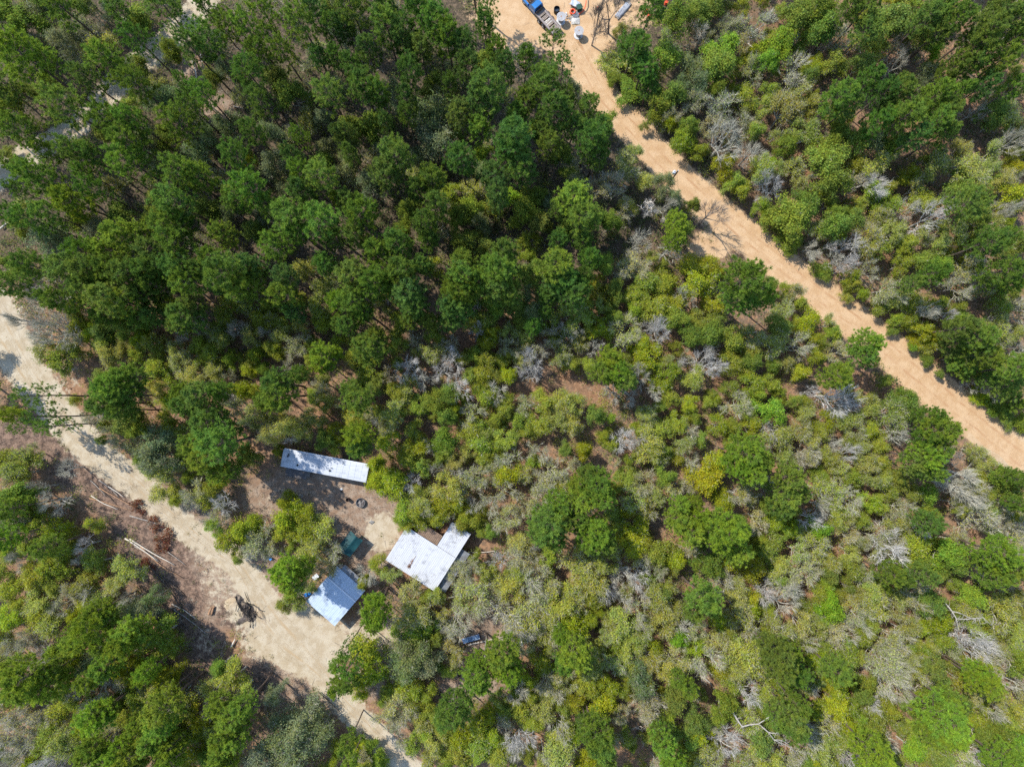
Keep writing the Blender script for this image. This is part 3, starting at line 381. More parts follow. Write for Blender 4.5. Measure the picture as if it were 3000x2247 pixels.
# ------------------------------------------------------------------ ground, roads
def vnoise(x, y, s, seed=0):
    """smooth value noise on arrays"""
    g = np.random.default_rng(seed).random((256, 256))
    x, y = x / s + 1000, y / s + 1000
    i, j = np.floor(x).astype(int), np.floor(y).astype(int)
    u, v = x - i, y - j
    u, v = u * u * (3 - 2 * u), v * v * (3 - 2 * v)
    q = lambda a, b: g[a % 256, b % 256]
    return (q(i, j) * (1 - u) + q(i + 1, j) * u) * (1 - v) + (q(i, j + 1) * (1 - u) + q(i + 1, j + 1) * u) * v


def fbm(x, y, s, seed=0, o=4):
    t = 0
    a = .5
    for k in range(o):
        t = t + a * vnoise(x, y, s / 2 ** k, seed + k)
        a *= .5
    return t / (1 - .5 ** o)


# centre lines in photo pixels with half-widths in photo pixels
ROAD = [(1480, -300, 60), (1545, -110, 78), (1600, 20, 80), (1665, 120, 62), (1722, 205, 42), (1760, 275, 36), (1823, 345, 36), (1900, 427, 37), (1993, 525, 39), (2115, 632, 40), (2240, 738, 41), (2359, 830, 42), (2495, 936, 43), (2617, 1033, 45), (2739, 1143, 46), (2861, 1237, 46), (3000, 1350, 47), (3300, 1590, 47)]
TRACK = [(-260, 640, 34), (-60, 860, 46), (20, 985, 46), (80, 1090, 42), (150, 1180, 34), (215, 1262, 33), (300, 1345, 29), (407, 1424, 27), (502, 1510, 21), (600, 1590, 19), (690, 1650, 21), (745, 1730, 30), (790, 1810, 46), (850, 1885, 56), (935, 1960, 30), (1010, 2060, 21), (1110, 2165, 20), (1200, 2255, 20), (1400, 2420, 20)]
NORTH = [(700, -140, 22), (612, -20, 22), (560, 50, 24), (512, 100, 23), (453, 152, 22), (394, 195, 23), (326, 265, 22), (290, 305, 21), (253, 346, 20), (172, 405, 19), (90, 450, 18), (27, 495, 18), (-140, 640, 18)]
# blobs of bare sand: x, y, rx, ry, strength
SAND = [(1600, 30, 190, 110, 1), (1700, 110, 90, 70, 1), (1520, 90, 70, 90, .9), (1860, 40, 90, 60, .55), (1720, 60, 120, 80, .8),
        (870, 1870, 145, 70, 1), (760, 1790, 90, 60, .85), (650, 1700, 70, 70, .46), (590, 1625, 50, 50, .36), (880, 1790, 60, 70, .8), (1080, 1870, 130, 50, .6), (960, 1895, 70, 40, .8), (890, 1965, 60, 35, .45),
        (30, 960, 60, 110, .5), (110, 1080, 60, 50, .42), (200, 1110, 50, 45, .4), (1120, 1560, 50, 55, .8), (830, 1470, 90, 40, .35), (720, 1480, 60, 40, .3), (650, 1770, 60, 40, .40), (600, 1880, 35, 60, .4),
        (2080, 730, 70, 30, .8), (2090, 690, 60, 25, .6), (500, 120, 30, 25, .35), (1100, 2010, 120, 40, .25), (1390, 2010, 70, 40, .3), (30, 600, 60, 50, .3)]
# cleared strip with slash, logs and dark litter
SLASH = [(90, 1290, 110, 60), (220, 1370, 80, 50), (330, 1440, 70, 60), (410, 1540, 80, 80), (470, 1640, 80, 80), (530, 1760, 60, 90), (600, 1890, 50, 60), (720, 2010, 90, 60), (300, 1380, 50, 50), (690, 1800, 50, 35)]
# open litter without plants (yards)
YARD = [(90, 1290, 110, 60), (240, 1380, 90, 50), (950, 1430, 150, 60), (1040, 1500, 130, 80), (860, 1460, 140, 60), (1090, 1620, 70, 70), (650, 1700, 140, 120), (520, 1560, 110, 110), (830, 1970, 110, 70), (900, 2030, 90, 50), (1420, 1850, 60, 60), (1120, 1880, 120, 60), (1380, 2010, 90, 40), (400, 1460, 120, 60), (560, 210, 40, 40), (640, 320, 45, 40), (1100, 1980, 60, 60)]


def polyline(P):
    pts = np.array([[*W(a, b)[:2], c * .06] for a, b, c in P])
    out = []
    n = len(pts)
    for i in range(n - 1):
        p0, p1, p2, p3 = pts[max(i - 1, 0)], pts[i], pts[i + 1], pts[min(i + 2, n - 1)]
        k = max(int(np.linalg.norm((p2 - p1)[:2]) / 1.0), 1)
        for t in np.arange(k) / k:
            out.append(.5 * ((2 * p1) + (-p0 + p2) * t + (2 * p0 - 5 * p1 + 4 * p2 - p3) * t * t + (-p0 + 3 * p1 - 3 * p2 + p3) * t ** 3))
    out.append(pts[-1])
    out = np.array(out)
    out[:, 2] *= .93
    return out


LINES = {"dirt_road": polyline(ROAD), "sandy_track": polyline(TRACK), "forest_track": polyline(NORTH)}


def line_mask(x, y, line, soft):
    """1 on the road, 0 beyond its soft shoulder"""
    best = np.full(x.shape, 1e9)
    for px, py, hw in line:
        best = np.minimum(best, np.sqrt((x - px) ** 2 + (y - py) ** 2) - hw)
    return np.clip(1 - best / soft, 0, 1)


def blob_mask(x, y, blobs):
    t = np.zeros(x.shape)
    for b in blobs:
        c = W(b[0], b[1])
        d = np.sqrt(((x - c.x) / (b[2] * .06)) ** 2 + ((y - c.y) / (b[3] * .06)) ** 2)
        t = np.maximum(t, (b[4] if len(b) > 4 else 1) * np.clip(1.6 - d, 0, 1))
    return t


def sand_at(x, y):
    x, y = np.asarray(x, float), np.asarray(y, float)
    m = np.maximum(line_mask(x, y, LINES["dirt_road"], 1.6), line_mask(x, y, LINES["sandy_track"], 2.4))
    m = np.maximum(m, line_mask(x, y, LINES["forest_track"], 2.2))
    return np.maximum(m, blob_mask(x, y, SAND))


def build_ground():
    nx, ny = 400, 320
    gx = np.linspace(-110, 110, nx)
    gy = np.linspace(-88, 88, ny)
    gx = np.concatenate([[-700, -400, -220, -140], gx, [140, 220, 400, 700]])
    gy = np.concatenate([[-700, -400, -200, -120], gy, [120, 200, 400, 700]])
    X, Y = np.meshgrid(gx, gy)
    x, y = X.ravel(), Y.ravel()
    sand = np.zeros(len(x))
    ins = (np.abs(x) < 112) & (np.abs(y) < 90)
    sand[ins] = sand_at(x[ins], y[ins])
    yard = np.zeros(len(x))
    yard[ins] = blob_mask(x[ins], y[ins], YARD)
    px, py = np.vectorize(lambda a, b: PX((a, b, 0)))(x, y)
    slash = np.zeros(len(x))
    slash[ins] = blob_mask(x[ins], y[ins], SLASH)
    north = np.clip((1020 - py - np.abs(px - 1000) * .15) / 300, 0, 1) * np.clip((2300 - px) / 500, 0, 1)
    pink = np.clip((px - 1100) / 300, 0, 1) * np.clip((1500 - py) / 300, 0, 1)
    z = (fbm(x, y, 3.0, 3) - .5) * .3 * (1 - np.clip(sand * 1.3, 0, 1)) + (fbm(x, y, .9, 9) - .5) * .05
    me = mk_mesh("ground", np.stack([x, y, z], 1), None, None)
    nX, nY = len(gx), len(gy)
    idx = np.arange(nX * nY).reshape(nY, nX)
    q = np.stack([idx[:-1, :-1], idx[:-1, 1:], idx[1:, 1:], idx[1:, :-1]], -1).reshape(-1, 4)
    me = mk_mesh("ground", np.stack([x, y, z], 1), None, q, smooth=True)
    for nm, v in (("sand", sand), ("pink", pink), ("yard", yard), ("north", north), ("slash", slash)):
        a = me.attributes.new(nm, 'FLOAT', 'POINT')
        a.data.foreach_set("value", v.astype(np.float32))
    return me


def sand_colour(N, L, co, pink):
    a = mix(N, L, pink, (.35, .28, .185), (.43, .278, .150))
    b = mix(N, L, pink, (.425, .36, .26), (.49, .338, .198))
    c = mix(N, L, ramp(N, L, noise(N, L, co, .55, 5, .6), .38, .62), a, b)
    c = mix(N, L, ramp(N, L, noise(N, L, co, 2.6, 5, .7), .56, .74), c, mix(N, L, pink, (.245, .185, .12), (.31, .185, .105)))
    return c


def ground_mat():
    m, nt, out, N, L = mat("forest_floor")
    co = N("ShaderNodeTexCoord").outputs["Object"]
    at = lambda n: N("ShaderNodeAttribute", attribute_name=n).outputs["Fac"]
    sand, pink, yard = at("sand"), at("pink"), at("yard")
    base = mix(N, L, ramp(N, L, noise(N, L, co, .16, 4), .4, .62), (.215, .118, .066), (.15, .108, .075))
    base = mix(N, L, ramp(N, L, noise(N, L, co, 1.3, 6, .7), .45, .62), base, (.30, .175, .10))
    base = mix(N, L, ramp(N, L, noise(N, L, co, 4.2, 5, .75), .56, .68), base, (.07, .048, .034))
    base = mix(N, L, ramp(N, L, noise(N, L, co, 5.5, 4, .8), .60, .70), base, (.40, .31, .225))
    base = mix(N, L, ramp(N, L, noise(N, L, co, .45, 5, .7), .56, .68), base, (.085, .085, .035))
    base = mix(N, L, at("north"), base, mix(N, L, ramp(N, L, noise(N, L, co, 1.7, 6, .75), .42, .66), (.062, .050, .034), (.16, .115, .075)))  # north floor darkened: thick shrubs and shaded litter put into the colour
    yc = mix(N, L, ramp(N, L, noise(N, L, co, .8, 6, .7), .40, .62), (.215, .14, .092), (.32, .245, .18))
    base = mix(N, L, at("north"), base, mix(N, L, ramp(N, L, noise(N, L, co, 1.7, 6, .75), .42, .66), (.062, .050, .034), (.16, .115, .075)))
    yc = mix(N, L, ramp(N, L, noise(N, L, co, 1.6, 6, .8), .52, .62), yc, (.105, .078, .06))
    yc = mix(N, L, ramp(N, L, noise(N, L, co, 4.5, 5, .8), .55, .64), yc, (.085, .062, .045))
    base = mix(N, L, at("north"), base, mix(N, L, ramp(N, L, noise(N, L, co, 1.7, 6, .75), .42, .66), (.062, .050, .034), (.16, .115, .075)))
    yc = mix(N, L, ramp(N, L, noise(N, L, co, 6.0, 3, .8), .60, .70), yc, (.50, .42, .32))
    base = mix(N, L, ramp(N, L, yard, .1, .8), base, yc)
    sl_ = mix(N, L, ramp(N, L, noise(N, L, co, 1.1, 6, .8), .40, .60), (.085, .058, .044), (.225, .148, .105))
    sl_ = mix(N, L, ramp(N, L, noise(N, L, co, 2.3, 6, .8), .57, .66), sl_, (.34, .25, .175))
    base = mix(N, L, ramp(N, L, at("slash"), .15, .7), base, sl_)
    sc = sand_colour(N, L, co, pink)
    # ragged edge between litter and sand
    ad = N("ShaderNodeMath", operation='ADD')
    L(sand, ad.inputs[0])
    nz = N("ShaderNodeMath", operation='MULTIPLY_ADD')
    L(noise(N, L, co, 1.1, 7, .75), nz.inputs[0])
    nz.inputs[1].default_value, nz.inputs[2].default_value = 1.5, -.75
    L(nz.outputs[0], ad.inputs[1])
    f = ramp(N, L, ad.outputs[0], .34, .62)
    col = mix(N, L, f, base, sc)
    p = N("ShaderNodeBsdfPrincipled")
    p.inputs["Roughness"].default_value = .95
    p.inputs["Specular IOR Level"].default_value = .1
    L(col, p.inputs["Base Color"])
    b = N("ShaderNodeBump")
    b.inputs["Strength"].default_value = .7
    b.inputs["Distance"].default_value = .12
    L(noise(N, L, co, 3.5, 6, .75), b.inputs["Height"])
    L(b.outputs[0], p.inputs["Normal"])
    L(p.outputs[0], out.inputs[0])
    return m


def road_mat(name, pinkv):
    m, nt, out, N, L = mat(name)
    tc = N("ShaderNodeTexCoord")
    co = tc.outputs["Object"]
    v = N("ShaderNodeValue")
    v.outputs[0].default_value = pinkv
    c = sand_colour(N, L, co, v.outputs[0])
    mp = N("ShaderNodeMapping")
    mp.inputs["Scale"].default_value = (9.0, .10, 1)
    L(tc.outputs["UV"], mp.inputs["Vector"])
    ru = noise(N, L, mp.outputs[0], 1.0, 4, .6)
    c = mix(N, L, ramp(N, L, ru, .50, .85), c, (.40, .255, .145) if pinkv > .5 else (.29, .215, .13))
    c = mix(N, L, ramp(N, L, ru, .45, .18), c, (.49, .355, .235) if pinkv > .5 else (.45, .38, .27))
    # the two wheel ruts: damper, redder sand, broken along their length
    sx = N("ShaderNodeSeparateXYZ")
    L(tc.outputs["UV"], sx.inputs[0])
    ab = N("ShaderNodeMath", operation='ABSOLUTE')
    wv = N("ShaderNodeMath", operation='MULTIPLY_ADD')
    mpw = N("ShaderNodeMapping")
    mpw.inputs["Scale"].default_value = (0, .07, 1)
    L(tc.outputs["UV"], mpw.inputs["Vector"])
    L(noise(N, L, mpw.outputs[0], 1.0, 2), wv.inputs[0])
    wv.inputs[1].default_value = .5
    wv.inputs[2].default_value = -.25
    su = N("ShaderNodeMath", operation='ADD')
    L(sx.outputs[0], su.inputs[0])
    L(wv.outputs[0], su.inputs[1])
    L(su.outputs[0], ab.inputs[0])
    rd_ = N("ShaderNodeMath", operation='SUBTRACT')
    L(ab.outputs[0], rd_.inputs[0])
    rd_.inputs[1].default_value = .40
    ra_ = N("ShaderNodeMath", operation='ABSOLUTE')
    L(rd_.outputs[0], ra_.inputs[0])
    rf = N("ShaderNodeMath", operation='MULTIPLY')
    L(ramp(N, L, ra_.outputs[0], .13, .03), rf.inputs[0])
    L(ramp(N, L, noise(N, L, co, .35, 4, .65), .38, .62), rf.inputs[1])
    c = mix(N, L, rf.outputs[0], c, (.39, .235, .125) if pinkv > .5 else (.36, .27, .165))
    mp2 = N("ShaderNodeMapping")
    mp2.inputs["Scale"].default_value = (3.0, .55, 1)
    L(tc.outputs["UV"], mp2.inputs["Vector"])
    c = mix(N, L, ramp(N, L, noise(N, L, mp2.outputs[0], 1.6, 6, .75), .62, .74), c, (.30, .20, .12))
    p = N("ShaderNodeBsdfPrincipled")
    p.inputs["Roughness"].default_value = .95
    p.inputs["Specular IOR Level"].default_value = .1
    L(c, p.inputs["Base Color"])
    b = N("ShaderNodeBump")
    b.inputs["Strength"].default_value = .8
    b.inputs["Distance"].default_value = .12
    ma = N("ShaderNodeMath", operation='ADD')
    L(ru, ma.inputs[0])
    L(noise(N, L, co, 5, 4, .7), ma.inputs[1])
    L(ma.outputs[0], b.inputs["Height"])
    L(b.outputs[0], p.inputs["Normal"])
    L(p.outputs[0], out.inputs[0])
    return m


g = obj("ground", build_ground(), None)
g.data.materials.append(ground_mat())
g["kind"] = "structure"
for nm, pk in (("dirt_road", 1.0), ("sandy_track", 0.0), ("forest_track", .1)):
    ln = LINES[nm]
    d = np.gradient(ln[:, :2], axis=0)
    d /= np.linalg.norm(d, axis=1, keepdims=True)
    nrm = np.stack([-d[:, 1], d[:, 0]], 1)
    K = 15
    us = np.linspace(-1, 1, K)
    V, UV = [], []
    dist = np.concatenate([[0], np.cumsum(np.linalg.norm(np.diff(ln[:, :2], axis=0), axis=1))])
    for i, (p, nn, hw) in enumerate(zip(ln[:, :2], nrm, ln[:, 2])):
        wl = hw * (1 + .5 * (fbm(np.array([dist[i]]), np.array([0.]), 3, 21)[0] - .5))
        wr = hw * (1 + .5 * (fbm(np.array([dist[i]]), np.array([50.]), 3, 31)[0] - .5))
        for u in us:
            q = p + nn * u * (wr if u > 0 else wl)
            rut = -.035 * math.exp(-((abs(u) - .42) / .14) ** 2)
            V.append((q[0], q[1], .075 + rut - .12 * abs(u) ** 6))
            UV.append((u, dist[i]))
    V = np.array(V)
    n = len(ln)
    ix = np.arange(n * K).reshape(n, K)
    Q = np.stack([ix[:-1, :-1], ix[1:, :-1], ix[1:, 1:], ix[:-1, 1:]], -1).reshape(-1, 4)
    me = mk_mesh(nm, V, None, Q, smooth=True)
    uv = me.uv_layers.new(name="UVMap")
    li = np.zeros(len(me.loops), np.int32)
    me.loops.foreach_get("vertex_index", li)
    uv.data.foreach_set("uv", np.array(UV, np.float32)[li].ravel())
    me.materials.append(road_mat(nm + "_sand", pk))
    o = obj(nm, me, None)
    o["kind"] = "structure"

# ------------------------------------------------------------------ trees
def unit(v):
    return v / np.maximum(np.linalg.norm(v, axis=-1, keepdims=True), 1e-9)


def limbs(rng, counts, lens, spread, up, h1, r0, along=.45, wob=.25):
    """forked limbs level by level: list of (P0, P1, radius0, radius1) per level, tips and their directions"""
    lv = []
    P = np.array([[0, 0, -.4]])
    top = np.array([[rng.normal() * .15, rng.normal() * .15, h1]])
    lv.append((P, top, np.array([r0]), np.array([r0 * .72])))
    a0, a1, D, rr = P, top, unit(top - P), np.array([r0 * .72])
    for k, (n, ln) in enumerate(zip(counts, lens)):
        m = len(a0)
        t = rng.uniform(along if k else .7, 1, (m, n))
        t[:, 0] = 1
        O = (a0[:, None] + (a1 - a0)[:, None] * t[..., None]).reshape(-1, 3)
        d = np.repeat(D, n, 0)
        if k == 0:
            az = np.arange(n) * 2 * np.pi / n + rng.uniform(0, 6.3) + rng.normal(size=n) * .35
            el = rng.uniform(.35, .95, n)
            el[0] = 1.3
            nd = np.stack([np.cos(az) * np.cos(el), np.sin(az) * np.cos(el), np.sin(el)], 1)
        else:
            nd = unit(d + rng.normal(size=d.shape) * spread + np.array([0, 0, up]))
        L = ln * rng.uniform(.6, 1.25, len(O))[:, None]
        mid = O + nd * L * .5
        nd2 = unit(nd + rng.normal(size=nd.shape) * wob + np.array([0, 0, up * .6]))
        E = mid + nd2 * L * .5
        ra = np.repeat(rr, n) * (.72 if k == 0 else .66)
        lv.append((np.concatenate([O, mid]), np.concatenate([mid, E]), np.concatenate([ra, ra * .8]), np.concatenate([ra * .8, ra * .55])))
        a0, a1, D, rr = mid, E, nd2, ra * .62
    return lv, a1, D


def leaves_at(mb, rng, P, n, sp, size, mi=0, upb=1.0, ctr=None, flat=.75):
    Q = np.repeat(P, n, 0)
    Q = Q + rng.normal(size=Q.shape) * sp * np.array([1, 1, flat])
    nr = rng.normal(size=Q.shape) * .75 + np.array([0, 0, upb])
    if ctr is not None:
        nr += unit(Q - ctr) * .7
    nr = unit(nr)
    a = unit(np.cross(nr, rng.normal(size=Q.shape)))
    b = np.cross(nr, a)
    s = size * rng.uniform(.6, 1.3, (len(Q), 1))
    return mb.quads(Q, a * s, b * s * .62, m=mi)


def fit(lv, tips, R, H):
    """scale so that the tips reach radius R and height H"""
    rad = np.percentile(np.hypot(tips[:, 0], tips[:, 1]), 88)
    top = np.percentile(tips[:, 2], 97)
    k = np.array([R / rad, R / rad, H / top])
    lv2 = [(a * k, b * k, c, d) for a, b, c, d in lv]
    return lv2, tips * k


def broad(seed, R=2.4, H=7.5, leaf=11, lsize=.17, twig=2, lsp=.34, tw_len=.5, tw_w=.022, bark=None, counts=(6, 4, 3, 3), spread=.62, up=.22, trunk_r=.16, long=1.0, thick=.5, lean=0.0):
    rng = np.random.default_rng(seed)
    lv, tips, D = limbs(rng, counts, (2.0 * long, 1.25 * long, .8, .55), spread, up, H * .30, trunk_r)
    lv, tips = fit(lv, tips, R, H)
    if lean:
        sh = np.array([lean, 0, 0])
        bend = lambda q: q + sh * (np.maximum(q[:, 2:3] - .5, 0) ** 1.3) * .35
        lv = [(bend(a), bend(b), c, d) for a, b, c, d in lv]
        tips = bend(tips)
    tr = MB()
    for k, (a, b, c, d) in enumerate(lv[:3]):
        tr.tubes(a, b, c, d, n=(7, 5, 4)[k])
    cr = MB()
    for k, (a, b, c, d) in enumerate(lv[3:]):
        cr.tubes(a, b, np.maximum(c, .018) * (1.15 if k == 0 else .9) * (thick + .5), np.maximum(d, .012), n=3, m=1)
    if twig:
        T = np.repeat(tips, twig, 0)
        dd = unit(np.repeat(D, twig, 0) * .8 + unit(T - np.array([0, 0, H * .3])) * .7 + rng.normal(size=T.shape) * .36)
        cr.blades(T - dd * tw_len * .25, T + dd * tw_len * rng.uniform(.6, 1.3, (len(T), 1)), tw_w, m=1, rng=rng, up=.8)
    if leaf:
        ctr = np.array([0, 0, H * .5])
        n_in = max(leaf // 3, 1)
        leaves_at(cr, rng, tips, leaf, lsp, lsize, 0, ctr=ctr)
        inner = lv[3][1]
        leaves_at(cr, rng, inner, n_in, lsp * 1.2, lsize, 0, ctr=ctr)
    bk = bark or M["greybark"]
    return tr.mesh("trunk", bk), cr.mesh("crown", [M["leaf"], M["twig"]])


def pine(seed, R=2.8, H=16.0, crown=.42, nb=30, tufts=5, needles=24, open_=False):
    rng = np.random.default_rng(seed)
    tr = MB()
    n = 9
    zs = np.linspace(-.5, H * .985, n)
    wob = np.cumsum(rng.normal(size=(n, 2)) * .08, 0)
    wob -= wob[1]
    pts = np.column_stack([wob, zs])
    rad = np.interp(zs / H, [0, .5, 1], [.20, .145, .035])
    tr.path(pts, rad, n=7)
    ax = lambda z: np.array([np.interp(z, zs, wob[:, 0]), np.interp(z, zs, wob[:, 1]), z])
    cr = MB()
    z0 = H * (1 - crown)
    TP, TD = [], []
    s0, s1, q0, q1 = [], [], [], []
    az0 = rng.uniform(0, 6.3)
    for k in range(nb):
        t = (k + rng.uniform(0, .8)) / nb
        z = z0 + (H * .97 - z0) * t ** .85
        prof = math.sqrt(max(1 - ((t - .28) / .78) ** 2, .02)) * (.75 + .25 * min(t / .15, 1))
        L = R * prof * rng.uniform(.62, 1.12)
        az = az0 + k * 2.4 + rng.normal() * .35
        el = -.05 + .75 * t + rng.normal() * .12
        h = np.array([math.cos(az), math.sin(az), 0])
        b0 = ax(z)
        b1 = b0 + h * L * .55 * math.cos(el) + np.array([0, 0, L * .55 * math.sin(el)])
        e2 = el + .35
        b2 = b1 + h * L * .45 * math.cos(e2) + np.array([0, 0, L * .45 * math.sin(e2)])
        r = .018 + .022 * L / R
        s0 += [b0, b1]
        s1 += [b1, b2]
        q0 += [r, r * .7]
        q1 += [r * .7, r * .35]
        nt = max(int(round(tufts * (.45 + .75 * L / R))), 2)
        for i in range(nt):
            u = 1 - (i / nt) * (.62 if not open_ else .5)
            base = b0 + (b1 - b0) * min(u / .55, 1) if u < .55 else b1 + (b2 - b1) * (u - .55) / .45
            sd = np.array([-h[1], h[0], 0]) * rng.normal() * L * .24 * (1.25 - .5 * u)
            tip = base + sd + np.array([0, 0, abs(rng.normal()) * .22 + .08])
            if i:
                s0.append(base)
                s1.append(tip)
                q0.append(.014)
                q1.append(.009)
            TP.append(tip)
            TD.append(unit(h * .6 + sd * .5 + np.array([0, 0, .8])))
    for i in range(4):
        TP.append(ax(H * .985) + rng.normal(size=3) * .18)
        TD.append(np.array([0, 0, 1.0]))
    tr2 = MB()
    cr.tubes(np.array(s0), np.array(s1), np.array(q0), np.array(q1), n=3, m=1)
    TP, TD = np.array(TP), np.array(TD)
    # every shoot ends in a round brush of long needles
    sizes = rng.uniform(.75, 1.3, len(TP))
    Pn = np.repeat(TP, needles, 0)
    Dn = unit(rng.normal(size=Pn.shape) + np.repeat(TD, needles, 0) * 1.0)
    ln = .36 * np.repeat(sizes, needles)[:, None] * rng.uniform(.75, 1.15, (len(Pn), 1))
    st = Pn + rng.normal(size=Pn.shape) * .05
    cr.blades(st, st + Dn * ln, .042, m=0, rng=rng, up=1.0)
    return tr.mesh("trunk", M["pinebark"]), cr.mesh("crown", [M["needle"], M["pinebark"]])


VAR = {
    "pine": [pine(100 + i, nb=40 + 3 * (i % 3), tufts=10, crown=(.36, .42, .48)[i % 3]) for i in range(9)],
    "wisp": [pine(160 + i, nb=36, tufts=8, crown=(.40, .46)[i % 2]) for i in range(6)],
    "open": [pine(140 + i, nb=26, tufts=6, crown=.5, open_=True) for i in range(3)],
    "oak": [broad(200 + i, leaf=(20, 25, 16)[i % 3], lsize=.118, lsp=(.27, .32, .36)[i % 3], twig=1 + i % 2, counts=((6, 4, 3, 3), (5, 5, 3, 3), (7, 4, 3, 3))[i % 3], lean=.1 * (i % 4)) for i in range(10)],
    "green": [broad(230 + i, leaf=23, lsize=.14, lsp=.34, twig=0, H=8.5, up=.3, counts=(6, 4, 3, 3)) for i in range(5)],
    "willow": [broad(250 + i, leaf=13, lsize=.115, lsp=.36, twig=4, tw_w=.012, counts=(6, 4, 4, 3)) for i in range(3)],
    "bud": [broad(270 + i, leaf=(12, 8, 15)[i % 3], lsize=.11, lsp=.30, twig=(5, 7, 4)[i % 3], tw_len=.75, tw_w=.011, counts=((6, 4, 4, 3), (5, 5, 4, 3))[i % 2], spread=.5 + .05 * (i % 4), up=.3, lean=.12 * (i % 4)) for i in range(9)],
    "thin": [broad(300 + i, leaf=(5, 2, 7)[i % 3], lsize=.105, lsp=.3, twig=(9, 8, 7)[i % 3], tw_len=.85, tw_w=.011, counts=((6, 4, 4, 3), (5, 4, 4, 3), (4, 5, 4, 3))[i % 3], spread=.44 + .05 * (i % 4), up=.32, lean=.14 * (i % 4)) for i in range(8)],
    "bare": [broad(330 + i, leaf=0, twig=(9, 6, 7)[i % 3], tw_len=.9, tw_w=.012, counts=((6, 4, 3, 3), (4, 4, 4, 3), (5, 3, 4, 3))[i % 3], spread=(.45, .62, .75)[i % 3], up=(.28, .12, .2)[i % 3], thick=.65, trunk_r=.18, lean=.17 * (i % 4)) for i in range(9)],
}
NOMR = {"wisp": 2.8, "pine": 2.8, "open": 2.8}
NOMH = {"wisp": 16.0, "pine": 16.0, "open": 16.0, "green": 8.5}
M["own_twig"] = plain("grey_brown_twigs", (.22, .165, .125), .9, .4, 2)
DARKTWIG = plain("dark_twigs", (.20, .165, .135), .9, .2, 5)
WHITETWIG = plain("bleached_twigs", (.47, .445, .40), .85, .15, 5)
for k, nm, tm in (("white", "bare", WHITETWIG), ("dark", "bare", DARKTWIG)):
    VAR[k] = []
    for tr, cr in VAR[nm][(0 if k == "white" else 4):(6 if k == "white" else 8)]:
        t2, c2 = tr.copy(), cr.copy()
        t2.materials[0] = tm
        c2.materials[1] = tm
        VAR[k].append((t2, c2))

#       variants, name, category, look, crown colour, height a+b*r
KIND = {
    'P': ("pine", "pine_tree", "pine tree", "green pine", (.150, .220, .034), 8.5, 2.9),
    'L': ("wisp", "pine_tree", "pine tree", "feathery green pine", (.140, .222, .032), 8.5, 2.9),
    'D': ("pine", "pine_tree", "pine tree", "dark blue-green pine", (.108, .190, .036), 8.5, 2.9),
    'p': ("pine", "pine_tree", "pine tree", "bright green pine", (.205, .285, .032), 7.5, 2.8),
    'Q': ("open", "pine_tree", "pine tree", "sparse see-through pine", (.13, .215, .035), 10.0, 2.9),
    'O': ("oak", "oak_tree", "oak tree", "olive-green oak", (.262, .300, .040), 3.2, 1.25),
    'Y': ("oak", "oak_tree", "oak tree", "golden-green oak", (.30, .33, .024), 3.3, 1.3),
    'G': ("green", "leafy_tree", "leafy tree", "mid-green leafy tree", (.185, .240, .042), 4.5, 1.7),
    'g': ("green", "leafy_tree", "leafy tree", "bright-green leafy tree", (.21, .32, .034), 4.0, 1.6),
    'W': ("willow", "leafy_tree", "leafy tree", "grey-green leafy tree", (.19, .225, .095), 4.5, 1.6),
    'S': ("bud", "budding_tree", "budding tree", "pale olive budding tree", (.325, .345, .066), 3.6, 1.35),
    'T': ("thin", "bare_tree", "bare tree", "pale twiggy bare tree", (.355, .35, .11), 3.7, 1.35),
    'B': ("bare", "bare_tree", "bare tree", "grey bare tree", (.2, .17, .08), 4.4, 1.6),
    'V': ("white", "bare_tree", "bare tree", "whitish bare tree", (.2, .17, .08), 4.4, 1.6),
    'K': ("bud", "budding_tree", "budding tree", "pale budding tree raised tall for shade", (.31, .335, .066), 10.0, 1.6),  # some added, all made tall so their shade dapples the roofs
    'N': ("dark", "bare_tree", "bare tree", "dark leafless tree", (.2, .17, .08), 6.0, 2.0),
}
GROUPS = {"pine_tree": "pines of the forest", "oak_tree": "oaks of the forest", "leafy_tree": "leafy trees of the forest", "budding_tree": "budding trees of the forest", "bare_tree": "bare trees of the forest"}

# ------------------------------------------------------------------ landmarks that labels name
MARKS = [("long white trailer roof", 950, 1365), ("L-shaped white roof", 1240, 1650), ("square blue-white roof", 985, 1745), ("teal canopy", 1025, 1592),
         ("worn blue plank table", 1380, 1872), ("charred stick pile", 733, 1792), ("blue-cabbed truck", 1600, 58), ("wooden utility pole", 1953, 548),
         ("two cable spools", 1680, 75), ("forest track's sandy bend", 400, 195), ("brown slash on the track verge", 480, 1570), ("dark tree over the road", 2050, 640),
         ("forked white deadwood", 2250, 2115), ("frame's top left corner", 30, 30), ("frame's top right corner", 2970, 30), ("frame's bottom left corner", 30, 2220), ("frame's bottom right corner", 2970, 2220),
         ("road's right-hand exit", 2960, 1340), ("track's left-hand exit", 20, 985), ("track's bottom exit", 1180, 2240), ("frame's bottom middle", 1700, 2240), ("round ring fire pit", 1057, 1471),
         ("clearing in the scrub", 1830, 1215), ("road's mid-length bend", 2500, 940), ("three leaning roadside pines", 110, 1210), ("forest track's lower exit", 30, 490)]
ORD = ["nearest", "second", "third", "fourth", "fifth", "sixth", "seventh", "eighth", "ninth", "tenth"] + ["eleventh", "twelfth", "thirteenth", "fourteenth", "fifteenth", "sixteenth", "seventeenth", "eighteenth", "nineteenth", "twentieth"]
DIRS = ["right of", "up-right of", "above", "up-left of", "left of", "down-left of", "below", "down-right of"]


